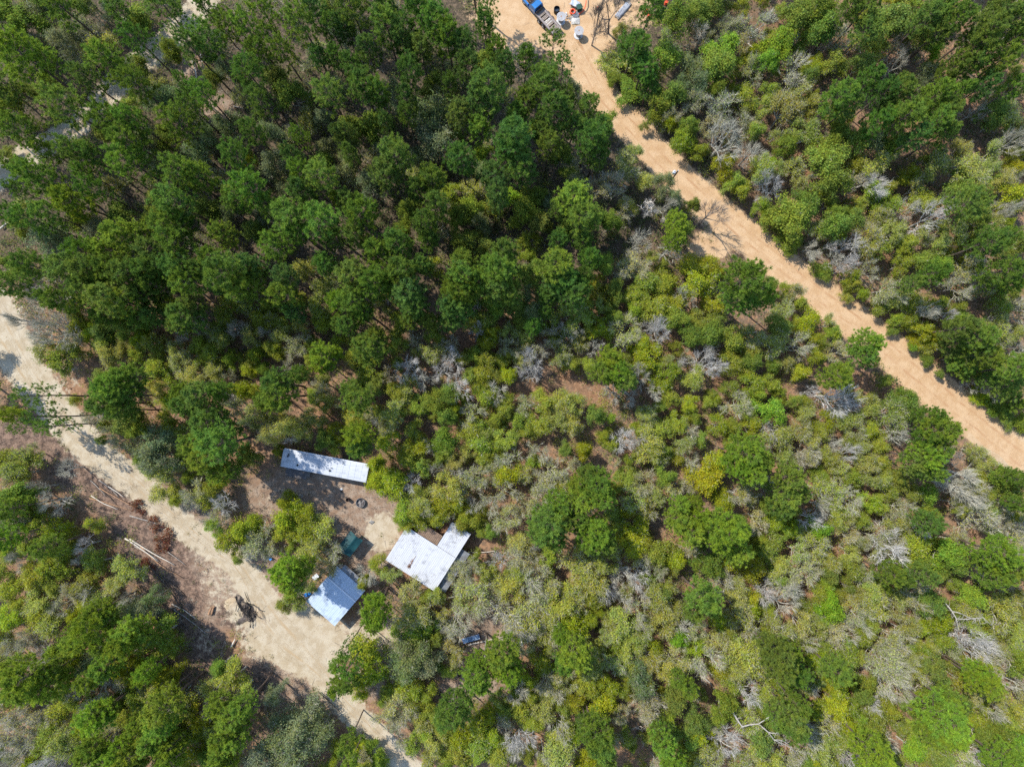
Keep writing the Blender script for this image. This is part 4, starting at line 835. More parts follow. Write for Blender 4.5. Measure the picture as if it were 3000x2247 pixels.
def place_words(items):
    """items: [(key, px, py)] -> a phrase per item, unique within its key"""
    cells = {}
    for i, (key, px, py) in enumerate(items):
        best = min(range(len(MARKS)), key=lambda k: (MARKS[k][1] - px) ** 2 + (MARKS[k][2] - py) ** 2)
        dx, dy = px - MARKS[best][1], -(py - MARKS[best][2])
        dr = int(round(math.atan2(dy, dx) / (math.pi / 4))) % 8
        cells.setdefault((key, best, dr), []).append((dx * dx + dy * dy, i))
    out = [None] * len(items)
    for (key, b, dr), L in cells.items():
        L.sort()
        for n, (_, i) in enumerate(L):
            o = ORD[min(n, len(ORD) - 1)]
            out[i] = (o, DIRS[dr], MARKS[b][0])
    return out


CROP = {"A": (0, 0), "B": (1000, 0), "C": (2000, 0), "D": (0, 750), "E": (1000, 750), "F": (2000, 750), "G": (0, 1497), "H": (1000, 1497), "I": (2000, 1497)}
trees = []
for line in TREES.strip().splitlines():
    tk = line.split()
    ox, oy = CROP[tk[0]]
    for t in tk[1:]:
        m_ = re.match(r"(\d+),(\d+),(\d+)([A-Za-z])$", t)
        u, v, r, k = int(m_[1]), int(m_[2]), int(m_[3]), m_[4]
        trees.append([ox + u / 2.209, oy + v / 2.209, r / 2.209 * .06, k])
# a belt just outside the frame, so that the wood goes on past its edges
# what the photograph shows uncovered: no crown may hang over these (x, y, radius in photo px)
CLEAR = [(1962, 530, 46), (1990, 500, 20), (1380, 1870, 34), (1040, 1470, 42), (1200, 1640, 46), (1265, 1660, 52), (1340, 1605, 26), (1180, 1600, 34), (1240, 1595, 36), (1270, 1715, 14), (1150, 1640, 14), (850, 1345, 18), (900, 1355, 28), (950, 1365, 28), (1000, 1375, 28), (1038, 1382, 24), (1000, 1775, 42), (1020, 1715, 20), (975, 1805, 26), (1045, 1740, 20), (945, 1745, 20),
         (1042, 1592, 18), (735, 1790, 60), (1645, 50, 24), (1697, 90, 26), (1595, 50, 40), (1560, 20, 30), (1675, 35, 20), (1520, 80, 60), (1480, 20, 40), (1827, 28, 22), (450, 1570, 60), (380, 1480, 50), (500, 1640, 50), (640, 1700, 70), (880, 1880, 90), (800, 1880, 70), (900, 1741, 12), (1090, 1530, 40), (970, 1430, 30), (600, 215, 16),
         (1750, 1330, 26), (1835, 1215, 34), (1610, 1120, 16), (1130, 1560, 30), (310, 1440, 40)]
for x_, y_, h_ in LINES["dirt_road"][::4]:
    a_, b_ = PX((x_, y_, 0))
    CLEAR.append((a_, b_, h_ / .06 * .84))
for x_, y_, h_ in LINES["sandy_track"][::4]:
    a_, b_ = PX((x_, y_, 0))
    if not (560 < a_ < 730 and b_ < 1680):
        CLEAR.append((a_, b_, h_ / .06 * (.6 if a_ < 900 else .25)))
for x_, y_, h_ in LINES["forest_track"][::4]:
    a_, b_ = PX((x_, y_, 0))
    CLEAR.append((a_, b_, h_ / .06 * .05))
CL = np.array(CLEAR)
rk_ = np.random.default_rng(77)
OVER = [(2534, 1003), (2027, 602)]
for t in trees:
    if t[3] in "QN" or any(abs(t[0] - a) + abs(t[1] - b) < 12 for a, b in OVER):
        continue
    if t[0] < 1000 and t[1] > 1480 and t[3] in "PG":
        t[3] = "p" if t[3] == "P" else "Y" if rk_.random() < .4 else "O"
    if t[3] in "OS" and (t[0] > 1900 or t[1] > 950) and rk_.random() < .12:
        t[3] = rk_.choice(list("BBBVT"))
        t[2] *= rk_.uniform(.75, 1)
    if t[3] == "D" and rk_.random() < .25:
        t[3] = "P"
    t[2] *= rk_.uniform(.88, 1.1)
    if t[3] == "P" and t[0] < 1000 and t[1] < 760:
        t[3] = "L"
    for _ in range(12):
        rp = t[2] / .06
        d_ = np.hypot(CL[:, 0] - t[0], CL[:, 1] - t[1])
        gap = d_ - CL[:, 2] - rp
        i_ = int(gap.argmin())
        if gap[i_] > -2:
            break
        if rp + gap[i_] > .62 * rp and t[2] > 1.2:
            t[2] = max((rp + gap[i_]) * .06, 1.1)
        else:
            s_ = (-gap[i_] + 2) * .7 / max(d_[i_], 1)
            t[0] += (t[0] - CL[i_, 0]) * s_
            t[1] += (t[1] - CL[i_, 1]) * s_
            t[2] *= .95
rb = np.random.default_rng(5)
for i in range(64):
    side = i % 4
    f = (i // 4 + rb.uniform(.1, .9)) / 16
    px, py = (f * 3000, -70 - rb.uniform(0, 50)) if side == 0 else (f * 3000, 2247 + 70 + rb.uniform(0, 50)) if side == 1 else (-70 - rb.uniform(0, 50), f * 2247) if side == 2 else (3070 + rb.uniform(0, 50), f * 2247)
    up = py < 1100 and px < 1500
    k = rb.choice(list("PPDPG" if up else "OOSPGYT"))
    w = W(px, py)
    if sand_at([w.x], [w.y])[0] > .3:
        continue
    trees.append([px, py, rb.uniform(2.0, 3.1), k])
# low broadleaf growth between the pines of the upper half
pts_ = np.array([[*W(t[0], t[1], 9 if KIND[t[3]][1] == "pine_tree" else 5)[:2], t[2]] for t in trees])
nf = 0
for _ in range(6000):
    if nf >= 112:
        break
    px, py = rb.uniform(-20, 2150), rb.uniform(-20, 1000)
    if py > 980 - abs(px - 1000) * .18:
        continue
    w = W(px, py, 3)
    if sand_at([w.x], [w.y])[0] > .12 or float(blob_mask(np.array([w.x]), np.array([w.y]), YARD)[0]) > .3:
        continue
    if (np.hypot(pts_[:, 0] - w.x, pts_[:, 1] - w.y) < .62 * pts_[:, 2] + 1.0).any():
        continue
    r_ = rb.uniform(1.5, 2.3)
    trees.append([px, py, r_, rb.choice(list("GGWWST"))])
    pts_ = np.vstack([pts_, [w.x, w.y, r_]])
    nf += 1
# young oaks and budding shoots that close the gaps of the scrub
nf = 0
for _ in range(9000):
    if nf >= 300:
        break
    px, py = rb.uniform(-20, 3020), rb.uniform(-20, 2270)
    if py < 780 + abs(px - 1000) * -.1 and px < 2050 or (px < 1900 and py < 1000 - abs(px - 1000) * .18):
        continue
    w = W(px, py, 2)
    if sand_at([w.x], [w.y])[0] > .1 or float(blob_mask(np.array([w.x]), np.array([w.y]), YARD + SLASH)[0]) > .25:
        continue
    if (np.hypot(CL[:, 0] - px, CL[:, 1] - py) < CL[:, 2] + 14).any():
        continue
    if (np.hypot(pts_[:, 0] - w.x, pts_[:, 1] - w.y) < .55 * pts_[:, 2] + .7).any():
        continue
    r_ = rb.uniform(1.0, 1.75)
    trees.append([px, py, r_, rb.choice(list("OOOOYSTG"))])
    pts_ = np.vstack([pts_, [w.x, w.y, r_]])
    nf += 1
print("young growth", nf)
NAMECOUNT = {}
LIMIT = 310
order = sorted(range(len(trees)), key=lambda i: -trees[i][2])
keep, rest = [], {}
for i in order:
    nm = KIND[trees[i][3]][1]
    NAMECOUNT[nm] = NAMECOUNT.get(nm, 0) + 1
    (keep if NAMECOUNT[nm] <= LIMIT else rest.setdefault(nm, [])).append(i)
keep.sort()
size_word = lambda r: "small" if r < 1.9 else "large" if r > 2.65 else "medium"
phr = place_words([((KIND[trees[i][3]][3], size_word(trees[i][2])), trees[i][0], trees[i][1]) for i in keep])
rt = np.random.default_rng(11)
BASES = []


def tree_spec(i):
    px, py, r, k = trees[i]
    var, nm, cat, look, col, ha, hb = KIND[k]
    H = (ha + hb * r) * rt.uniform(.93, 1.08)
    if var in ("pine", "wisp") and px < 1500 and py < 900:
        H += 2.5
    hc = H * (.80 if var in ("pine", "open", "wisp") else .66)
    w = W(px, py, hc)
    for _ in range(12):
        # beside the roads and in the verges the trees are low, so that they leave the road in the sun
        d_ = min(float((np.hypot(LN[:, 0] - w.x, LN[:, 1] - w.y) - LN[:, 2]).min()) for LN in LINES.values())
        if k in "QN" or d_ > r * .8 or H < (6.5 if var == "pine" else 2.6) or ((px < 1400) and var == "pine"):
            break
        H *= .88
        hc = H * (.80 if var in ("pine", "open", "wisp") else .66)
        w = W(px, py, hc)
    r = r * (1 - hc / ALT) * (1.2 if k == "L" else 1.04 if var == "pine" else .88 if var == "oak" else .95 if var == "green" else .94)
    sx = r / NOMR.get(var, 2.4)
    sz = H / NOMH.get(var, 7.5)
    j = rt.uniform(.84, 1.18)
    c = tuple(max(min(x * j * f, 1), 0) for x, f in zip(col, (rt.uniform(.86, 1.10), rt.uniform(.95, 1.06), rt.uniform(.8, 1.3))))
    if k == 'D' and py > 1000:
        c = (c[0] * 1.3, c[1] * 1.2, c[2])
    return w, sx, sz, VAR[var][rt.integers(len(VAR[var]))], c, r, H


for n, i in enumerate(keep):
    px, py, r_, k = trees[i]
    var, nm, cat, look, col, ha, hb = KIND[k]
    w, sx, sz, (tr, cr), c, r, H = tree_spec(i)
    o_, d_, l_ = phr[n]
    lab = f"{size_word(r_)} {look}, {o_} such {d_} the {l_}"
    root = thing(nm, lab, cat, (w.x, w.y, -.05), rt.uniform(0, 6.28), GROUPS[nm])
    root.scale = (sx * rt.uniform(.92, 1.08), sx * rt.uniform(.92, 1.08), sz)
    a = bpy.data.objects.new("trunk", tr)
    b = bpy.data.objects.new("crown", cr)
    for q in (a, b):
        C.objects.link(q)
        q.parent = root
    b.color = (*c, 1)
    BASES.append((w.x, w.y, r, H, k))

# the smaller ones past the first three hundred of a kind: one thicket per kind
def merged(name, idx, n_cols=3):
    Vs, T, Q, MT, MQ, base, TI = [], [], [], [], [], 0, []
    mats = []
    for i in idx:
        k = trees[i][3]
        w, sx, sz, (tr, cr), c, r, H = tree_spec(i)
        a = rt.uniform(0, 6.28)
        for me in (tr, cr):
            n = len(me.vertices)
            v = np.zeros(n * 3, np.float32)
            me.vertices.foreach_get("co", v)
            v = v.reshape(-1, 3) * np.array([sx, sx, sz])
            v = np.stack([v[:, 0] * math.cos(a) - v[:, 1] * math.sin(a) + w.x, v[:, 0] * math.sin(a) + v[:, 1] * math.cos(a) + w.y, v[:, 2]], 1)
            li = np.zeros(len(me.loops), np.int32)
            me.loops.foreach_get("vertex_index", li)
            tot = np.zeros(len(me.polygons), np.int32)
            me.polygons.foreach_get("loop_total", tot)
            st = np.zeros(len(me.polygons), np.int32)
            me.polygons.foreach_get("loop_start", st)
            mi = np.zeros(len(me.polygons), np.int32)
            me.polygons.foreach_get("material_index", mi)
            mp = []
            for m in me.materials:
                if m not in mats:
                    mats.append(m)
                mp.append(mats.index(m))
            mi = np.array(mp)[mi]
            t3, t4 = tot == 3, tot == 4
            T.append(li[st[t3][:, None] + np.arange(3)] + base)
            MT.append(mi[t3])
            Q.append(li[st[t4][:, None] + np.arange(4)] + base)
            MQ.append(mi[t4])
            Vs.append(v)
            TI.append(np.tile(np.array([*c, 1.0], np.float32), (n, 1)))
            base += n
        BASES.append((w.x, w.y, r, H, k))
    o = obj(name, mk_mesh(name, np.concatenate(Vs), np.concatenate(T), np.concatenate(Q), np.concatenate(MT), np.concatenate(MQ), mats), None)
    at = o.data.attributes.new("tint", 'FLOAT_COLOR', 'POINT')
    at.data.foreach_set("color", np.concatenate(TI).ravel())
    at = o.data.attributes.new("tinted", 'FLOAT', 'POINT')
    at.data.foreach_set("value", np.ones(base, np.float32))
    o["kind"] = "stuff"
    return o


for nm, idx in rest.items():
    by = {}
    for i in idx:
        by.setdefault(trees[i][3], []).append(i)
    # one object per kind of tree
    o = merged(nm.replace("_tree", "_thicket"), idx)
    ks = max(by, key=lambda q: len(by[q]))
    o.color = (*KIND[ks][4], 1)

# ------------------------------------------------------------------ undergrowth
ru = np.random.default_rng(17)
BA = np.array([(b[0], b[1], b[2], b[3]) for b in BASES])


def scatter(n, dens_fn, lim=(98, 76)):
    x, y = ru.uniform(-lim[0], lim[0], n), ru.uniform(-lim[1], lim[1], n)
    px, py = np.array([PX((a, b, .3)) for a, b in zip(x, y)]).T
    s = sand_at(x, y)
    yd = blob_mask(x, y, YARD)
    k = ru.random(n) < dens_fn(px, py, s, yd, x, y)
    return x[k], y[k], px[k], py[k]


def brush(name, n, dens, leafn, size, h, colour, twigs, matl, sp=.35):
    x, y, px, py = scatter(n, dens)
    mb = MB()
    hh = h * ru.uniform(.4, 1.3, len(x))
    P = np.stack([x, y, hh * .55], 1)
    if leafn:
        Q = np.repeat(P, leafn, 0) + ru.normal(size=(len(P) * leafn, 3)) * np.array([sp, sp, 0]) + np.repeat(np.stack([0 * x, 0 * x, hh], 1), leafn, 0) * ru.uniform(-.45, .5, (len(P) * leafn, 1))
        leaves_at(mb, ru, Q, 1, .02, size, 0)
    if twigs:
        T = np.repeat(np.stack([x, y, 0 * x], 1), twigs, 0) + ru.normal(size=(len(P) * twigs, 3)) * np.array([.2, .2, 0])
        D = unit(ru.normal(size=T.shape) * np.array([.7, .7, .2]) + np.array([0, 0, .8]))
        mb.blades(T, T + D * np.repeat(hh, twigs)[:, None] * ru.uniform(.6, 1.4, (len(T), 1)), .018, m=1, rng=ru)
    o = obj(name, mb, matl)
    o["kind"] = "stuff"
    o.color = (*colour, 1)
    return o


forest = lambda px, py, s, yd, x, y: np.clip(1 - s * 1.6, 0, 1) * np.clip(1 - yd * 1.3, 0, 1)
north = lambda px, py: np.clip((1000 - py + (px - 1000) * .1) / 400, 0, 1)
patch = lambda x, y, s, seed: np.clip((fbm(x, y, s, seed) - .42) * 5, 0, 1)
brush("undergrowth", 22000, lambda px, py, s, yd, x, y: forest(px, py, s, yd, x, y) * (.22 + .78 * north(px, py)) * (.25 + .75 * patch(x, y, 7, 41)), 24, .16, 1.5, (.125, .155, .062), 0, [M["leaf"], M["twig"]], .45)
brush("low_scrub", 17000, lambda px, py, s, yd, x, y: forest(px, py, s, yd, x, y) * (1 - .6 * north(px, py)) * (.25 + .75 * patch(x, y, 6, 51)), 34, .10, 1.7, (.285, .315, .05), 5, [M["leaf"], M["twig"]], .4)
brush("grey_brush", 12000, lambda px, py, s, yd, x, y: np.clip(1 - s * 1.3, 0, 1) * np.clip(1 - yd * .7, .15, 1) * patch(x, y, 5, 61) * (.4 + .5 * north(px, py)), 0, .1, 1.0, (.2, .18, .12), 16, [M["leaf"], M["twig"]])
slash = SLASH
brush("dead_brush", 20000, lambda px, py, s, yd, x, y: blob_mask(x, y, slash) * (.25 + .75 * patch(x, y, 3, 91)), 0, .1, .8, (.2, .18, .12), 14, [M["leaf"], M["own_twig"]])
x, y, px, py = scatter(52000, lambda px, py, s, yd, x, y: np.clip(yd * .25 + blob_mask(x, y, slash) * .5 + .10, 0, .6) * np.clip(1.1 - s, .06, 1))
az = ru.uniform(0, 6.3, len(x))
P0 = np.stack([x, y, ru.uniform(.06, .22, len(x))], 1)
D0 = np.stack([np.cos(az), np.sin(az), ru.normal(size=len(x)) * .08], 1) * ru.uniform(.3, 1.6, len(x))[:, None]
mb = MB()
mb.tubes(P0, P0 + D0, ru.uniform(.012, .035, len(x)), .008, 3)
o = obj("dry_sticks", mb, M["own_twig"])
o["kind"] = "stuff"
tufts = lambda px, py, s, yd, x, y: np.clip(s * 2, 0, 1) * np.clip((.85 - s) * 3, 0, 1) * .6 + blob_mask(x, y, [(620, 1680, 110, 110), (520, 1540, 90, 90), (720, 1770, 70, 50), (2080, 730, 60, 40), (1690, 80, 140, 90), (1500, 120, 30, 90)]) * .35 * patch(x, y, 2.5, 71)
brush("verge_weeds", 16000, tufts, 12, .09, .35, (.15, .16, .05), 5, [M["leaf"], M["twig"]], .22)

# ------------------------------------------------------------------ buildings
def ang_of(p, q):
    a, b = W(*p), W(*q)
    return math.atan2(b.y - a.y, b.x - a.x)


def roof_mat(name, base, shade, rust=(.22, .10, .05), amt=.66, streak=(1, 14), grime=.35, rough=.45, metal=.0):
    """painted or galvanised sheet: faint run-off streaks along the slope, scattered leaf litter and rust"""
    m, nt, out, N, L = mat(name)
    co = N("ShaderNodeTexCoord").outputs["Object"]
    mp = N("ShaderNodeMapping")
    mp.inputs["Scale"].default_value = (streak[1] * .25, streak[0] * .12, 1)
    L(co, mp.inputs["Vector"])
    c = mix(N, L, ramp(N, L, noise(N, L, mp.outputs[0], 1.5, 5, .7), .35, .75), base, shade)
    c = mix(N, L, ramp(N, L, noise(N, L, co, .6, 4, .6), .52, .75), c, tuple(x * (1 - grime) for x in shade))
    mp2 = N("ShaderNodeMapping")
    mp2.inputs["Scale"].default_value = (2.6, .6, 1)
    L(co, mp2.inputs["Vector"])
    big = ramp(N, L, noise(N, L, co, .28, 2), .45, .62)
    fine = ramp(N, L, noise(N, L, mp2.outputs[0], 3.2, 5, .8), amt, amt + .05)
    mu = N("ShaderNodeMath", operation='MULTIPLY')
    L(big, mu.inputs[0])
    L(fine, mu.inputs[1])
    c = mix(N, L, mu.outputs[0], c, rust)
    p = N("ShaderNodeBsdfPrincipled")
    L(c, p.inputs["Base Color"])
    p.inputs["Roughness"].default_value = rough
    p.inputs["Metallic"].default_value = metal
    p.inputs["Specular IOR Level"].default_value = .4
    L(p.outputs[0], out.inputs[0])
    return m


WALL_GREY = plain("weathered_board_wall", (.30, .28, .25), .85, .25, 2, stretch=(.4, .4, 4))
WALL_BROWN = plain("brown_board_wall", (.17, .10, .07), .85, .3, 2, stretch=(.4, .4, 4))
TIN_WHITE = roof_mat("white_tin", (.47, .475, .485), (.365, .37, .38), (.13, .10, .075), amt=.56)
TIN_TRAILER = roof_mat("coated_trailer_roof", (.46, .475, .495), (.35, .37, .40), (.13, .13, .10), .70, (14, 1))
TIN_BLUE = roof_mat("galvanised_tin", (.41, .475, .545), (.31, .375, .45), (.25, .16, .10), .72)
TIN_GREY = plain("old_grey_tin", (.20, .215, .235), .6, .2, 3, col2=(.12, .115, .11))
TIN_BROWN = plain("rusty_brown_tin", (.15, .10, .07), .75, .3, 3, col2=(.22, .15, .10))
DARKGLASS = plain("dark_glass", (.03, .04, .05), .1, .2, 3, spec=.6)
BLACK = plain("black_plastic", (.016, .017, .019), .55, .3, 4)
TRIM = plain("aluminium_trim", (.55, .57, .60), .4, .15, 5)


def sheet_roof(mb, x0, x1, y0, y1, zfun, pitch=.30, rise=.022, th=.05, m=0, along='y'):
    """a ribbed sheet: ribs run along the slope and the sheet has thickness"""
    n = max(int(round((x1 - x0) / pitch)), 2)
    xs = []
    for k in range(n):
        a = x0 + (x1 - x0) * k / n
        s = (x1 - x0) / n
        xs += [(a, 0), (a + s * .68, 0), (a + s * .76, rise), (a + s * .92, rise)]
    xs.append((x1, 0))
    ys = np.linspace(y0, y1, 7)
    V = []
    for dz in (0, -th):
        for x, r in xs:
            for y in ys:
                V.append((x, y, zfun(x, y) + (r if dz == 0 else 0) + dz) if along == 'y' else (y, x, zfun(y, x) + (r if dz == 0 else 0) + dz))
    nx, ny = len(xs), len(ys)
    o = nx * ny
    Q = []
    f = along == 'y'
    for i in range(nx - 1):
        for j in range(ny - 1):
            a, b, c, d = i * ny + j, (i + 1) * ny + j, (i + 1) * ny + j + 1, i * ny + j + 1
            Q.append([a, b, c, d] if f else [a, d, c, b])
            Q.append([o + a, o + d, o + c, o + b] if f else [o + a, o + b, o + c, o + d])
    for i in range(nx - 1):
        Q.append([i * ny, o + i * ny, o + (i + 1) * ny, (i + 1) * ny])
        Q.append([i * ny + ny - 1, (i + 1) * ny + ny - 1, o + (i + 1) * ny + ny - 1, o + i * ny + ny - 1])
    for j in range(ny - 1):
        Q.append([j, j + 1, o + j + 1, o + j])
        e = (nx - 1) * ny
        Q.append([e + j, o + e + j, o + e + j + 1, e + j + 1])
    return mb.add(V, Q=Q, m=m)


def window(parent, c, w, h, rz, m=DARKGLASS):
    f = MB().box((0, 0, h / 2 + .05), (w + .14, .06, .08)).box((0, 0, -h / 2 - .05), (w + .14, .06, .08)).box((-w / 2 - .04, 0, 0), (.08, .06, h)).box((w / 2 + .04, 0, 0), (.08, .06, h))
    o = obj("window", f, TRIM, parent, loc=c, rz=rz)
    obj("pane", MB().box((0, 0, 0), (w, .03, h)), m, o)
    return o


# --- the long trailer
a = ang_of((822, 1366), (1075, 1414))
c = W(951.5, 1364.5, 3.3)
t = thing("trailer_home", "long narrow white trailer home with blotchy roof and black vents between pines", "trailer home", (c.x, c.y, 0), a)
LT, WT = 14.9, 3.0
obj("wall", MB().box((0, 0, 1.85), (LT - .2, WT - .2, 2.5)), plain("trailer_siding", (.36, .36, .36), .6, .15, 2), t)
obj("underframe", MB().box((0, 0, .3), (LT - .6, WT - .5, .6)), BLACK, t)
mb = MB()
for k in range(14):
    x0, x1 = -LT / 2 + LT * k / 14, -LT / 2 + LT * (k + 1) / 14
    for s in (-1, 1):
        y0, y1 = (0, s * WT / 2)
        zz = lambda y: 3.32 - .10 * (abs(y) / (WT / 2)) ** 2
        ys = np.linspace(y0, y1, 5)
        V = [(x, y, zz(y) + (0.0 if x in (x0, x1) else .012) + dz) for dz in (0, -.1) for x in (x0 + .001, x0 + .05, x1 - .05, x1 - .001) for y in ys]
        V = [(x, y, z - (.03 if (abs(x - x0) < .01 or abs(x - x1) < .01) else 0)) for x, y, z in V]
        Q = []
        for i in range(3):
            for j in range(4):
                q = [i * 5 + j, (i + 1) * 5 + j, (i + 1) * 5 + j + 1, i * 5 + j + 1]
                Q.append(q if s > 0 else q[::-1])
        Q += [[i * 5 + 4, (i + 1) * 5 + 4, 20 + (i + 1) * 5 + 4, 20 + i * 5 + 4] for i in range(3)]
        mb.add(V, Q=Q)
roof = obj("roof", mb, TIN_TRAILER, t)
obj("gutter", MB().box((0, WT / 2 + .09, 3.2), (LT * .98, .14, .12)), TRIM, t)
for (x, y, r, h) in ((-6.35, .75, .16, .3), (-6.45, .42, .17, .3), (-4.55, -.75, .2, .28), (-4.2, .65, .09, .35), (1.0, -.62, .19, .25), (1.25, -.1, .09, .4), (3.0, .95, .08, .6)):
    obj("roof_vent", MB().lathe([(0, h + .06), (r * .85, h), (r * .85, h - .08), (r * .6, h - .08), (r * .6, 0)], (x, y, 3.25), 14), BLACK, t)
obj("door", MB().box((-1.0, -WT / 2 + .08, 1.6), (.9, .06, 1.95)), TRIM, t)
for x in (-5.5, 1.8, 4.6):
    window(t, (x, -WT / 2 + .08, 2.0), 1.0, .8, 0)
for x in (-4, 0, 5):
    window(t, (x, WT / 2 - .08, 2.0), 1.1, .8, 0)
p_ = MB()
sheet_roof(p_, -6.6, -2.9, -WT / 2 - 1.55, -WT / 2 + .02, lambda x, y: 2.62 + .12 * (y + WT / 2), .4, .02)
obj("porch_roof", p_, plain("dark_shingle", (.075, .068, .066), .9, .3, 6, col2=(.16, .14, .13), lo=.5, hi=.7), t)
for x in (-6.4, -3.1):
    obj("porch_post", MB().box((x, -WT / 2 - 1.4, 1.22), (.1, .1, 2.36)), M["log_grey"], t)
obj("porch_deck", MB().box((-4.75, -WT / 2 - .78, .5), (3.6, 1.45, .12)), M["log_grey"], t)

# --- the L-shaped house
a = ang_of((1129, 1640), (1272, 1732))
c = W(1129, 1640, 3.4)
t = thing("farm_house", "white tin-roofed L-shaped house with a rust-marked main roof and shaded wing", "house", (c.x, c.y, 0), a)
LX, LY, LW = 9.92, 6.65, 11.4
obj("wall", MB().box((LX / 2, LY / 2, 1.55), (LX - .5, LY - .5, 3.1)).box((8.0, 8.9, 1.45), (3.4, 4.5, 2.9)), WALL_BROWN, t)
mb = MB()
sheet_roof(mb, 0, LX, 0, LY, lambda x, y: 3.35 + .10 * (1 - abs(y / LY - .5) * 2), .31)
obj("roof", mb, TIN_WHITE, t)
mb = MB()
sheet_roof(mb, 6.12, LX, LY + .02, LW, lambda x, y: 3.22 - .02 * (y - LY), .31)
obj("wing_roof", mb, TIN_WHITE, t)
mb = MB()
sheet_roof(mb, 2.1, 6.05, LY - .1, LY + 1.75, lambda x, y: 2.75 - .18 * (y - LY), .30, .05)
obj("porch_roof", mb, TIN_BROWN, t)
mb = MB()
sheet_roof(mb, .6, 8.6, -LX - 1.75, -LX + .15, lambda y, x: 2.55 + .0 * x, .31) if False else sheet_roof(mb, .5, 8.3, LX - .15, LX + 1.7, lambda y, x: 2.5 - .16 * (y - LX), .31, along='x')
obj("lean_to_roof", mb, TIN_GREY, t)
for y in (.7, 4.4, 8.1):
    obj("porch_post", MB().box((LX + 1.5, y, 1.1), (.1, .1, 2.2)), M["log_brown"], t)
for x in (2.3, 4.1, 5.8):
    obj("porch_post", MB().box((x, LY + 1.6, 1.2), (.1, .1, 2.4)), M["log_brown"], t)
obj("door", MB().box((4.2, LY - .22, 1.05), (.95, .06, 2.05)), TRIM, t)
window(t, (8.0, 11.16, 1.6), 1.1, 1.0, 0)
for y in (2.0, 5.2, 9.2):
    window(t, (LX - .23, y, 1.6), 1.0, 1.0, math.pi / 2)
# wind-blown branch and leaf heap lying on the roof
br = thing("fallen_branch", "thin dead brown branch with a leaf clump lying on the white roof", "branch", c + Vector((0, 0, 0)) * 0, a)
br.location = (c.x, c.y, 0)
obj("stick", MB().path([(4.0, 3.4, 3.53), (3.95, 2.5, 3.50), (4.02, 1.9, 3.5), (4.0, 1.4, 3.48)], [.02, .035, .04, .03], 6), M["log_brown"], br)
mb = MB()
q = R0.normal(size=(60, 3)) * np.array([.16, .22, .03]) + np.array([4.0, 1.35, 3.50])
leaves_at(mb, R0, np.vstack([q, q + np.array([-.02, .9, .02])[None]])[:75], 1, .04, .10)
o = obj("leaves", mb, [M["leaf"]], br)
o.color = (.22, .09, .05, 1)

# --- the square house
cx, cy = 985, 1744
a = ang_of((977, 1836), (1070, 1728)) - math.pi / 2
c = W(cx, cy, 3.2)
t = thing("tin_roof_house", "square house with blue-white tin roof dappled by shade beside the sandy clearing", "house", (c.x, c.y, 0), a)
HX, HY = 3.2, 4.15
obj("wall", MB().box((0, -.1, 1.35), (HX * 2 - .7, HY * 2 - .8, 2.7)), WALL_GREY, t)
mb = MB()
sheet_roof(mb, -HX, HX, -HY, 1.35, lambda x, y: 2.95 + .40 * (y + HY) / (HY + 1.35), .31)
obj("roof", mb, TIN_BLUE, t)
mb = MB()
sheet_roof(mb, -HX, HX, 1.38, HY - .45, lambda x, y: 3.33 - .42 * (y - 1.38) / (HY - 1.8), .31)
obj("rear_roof", mb, TIN_BLUE, t)
obj("ridge_cap", MB().box((0, 1.365, 3.405), (HX * 2, .26, .03)), TRIM, t)
mb = MB()
sheet_roof(mb, -HX + .9, HX - .5, HY - .6, HY + .55, lambda x, y: 2.72 - .1 * (y - HY), .31)
obj("lean_to_roof", mb, TIN_GREY, t)
for x in (-1.6, 1.2):
    window(t, (x, HY - .48, 1.5), 1.0, .9, 0)
window(t, (HX - .33, -1, 1.5), 1.0, .9, math.pi / 2)
obj("door", MB().box((HX - .33, 1.5, 1.05), (.06, .9, 2.0)), WALL_BROWN, t)

# --- teal canopy
cx, cy = 1025, 1594
a = ang_of((1017, 1635), (1057, 1584)) - math.pi / 2
c = W(cx, cy, 2.6)
t = thing("teal_canopy", "peaked teal tarpaulin canopy on poles, half under the oaks", "canopy", (c.x, c.y, 0), a)
TEAL = plain("teal_tarpaulin", (.005, .036, .042), .6, .35, 3, col2=(.009, .06, .064))
V, Q = [], []
hx, hy = 1.35, 1.8
xs = np.linspace(-hx, hx, 13)
ys = np.linspace(-hy, hy, 13)
for x in xs:
    for y in ys:
        V.append((x, y, 2.95 - .62 * abs(x) / hx - .09 * math.sin(math.pi * abs(x) / hx) - .06 * math.sin(3 * math.pi * (y + hy) / (2 * hy)) ** 2 + .03 * fbm(np.array([x * 3]), np.array([y * 3]), 1, 5)[0]))
for i in range(12):
    for j in range(12):
        Q.append([i * 13 + j, (i + 1) * 13 + j, (i + 1) * 13 + j + 1, i * 13 + j + 1])
n0 = len(V)
V += [(x, y, z - .02) for x, y, z in V]
Q += [[n0 + q[0], n0 + q[3], n0 + q[2], n0 + q[1]] for q in Q]
obj("tarpaulin", MB().add(V, Q=Q), TEAL, t, smooth=True)
for x in (-hx + .1, hx - .1):
    for y in (-hy + .1, hy - .1):
        obj("pole", MB().tubes([(x, y, 0)], [(x, y, 2.38)], .035, .035, 8), M["log_grey"], t)
obj("ridge_pole", MB().tubes([(0, -hy + .05, 2.83)], [(0, hy - .05, 2.83)], .03, .03, 8, caps=True), M["log_grey"], t)

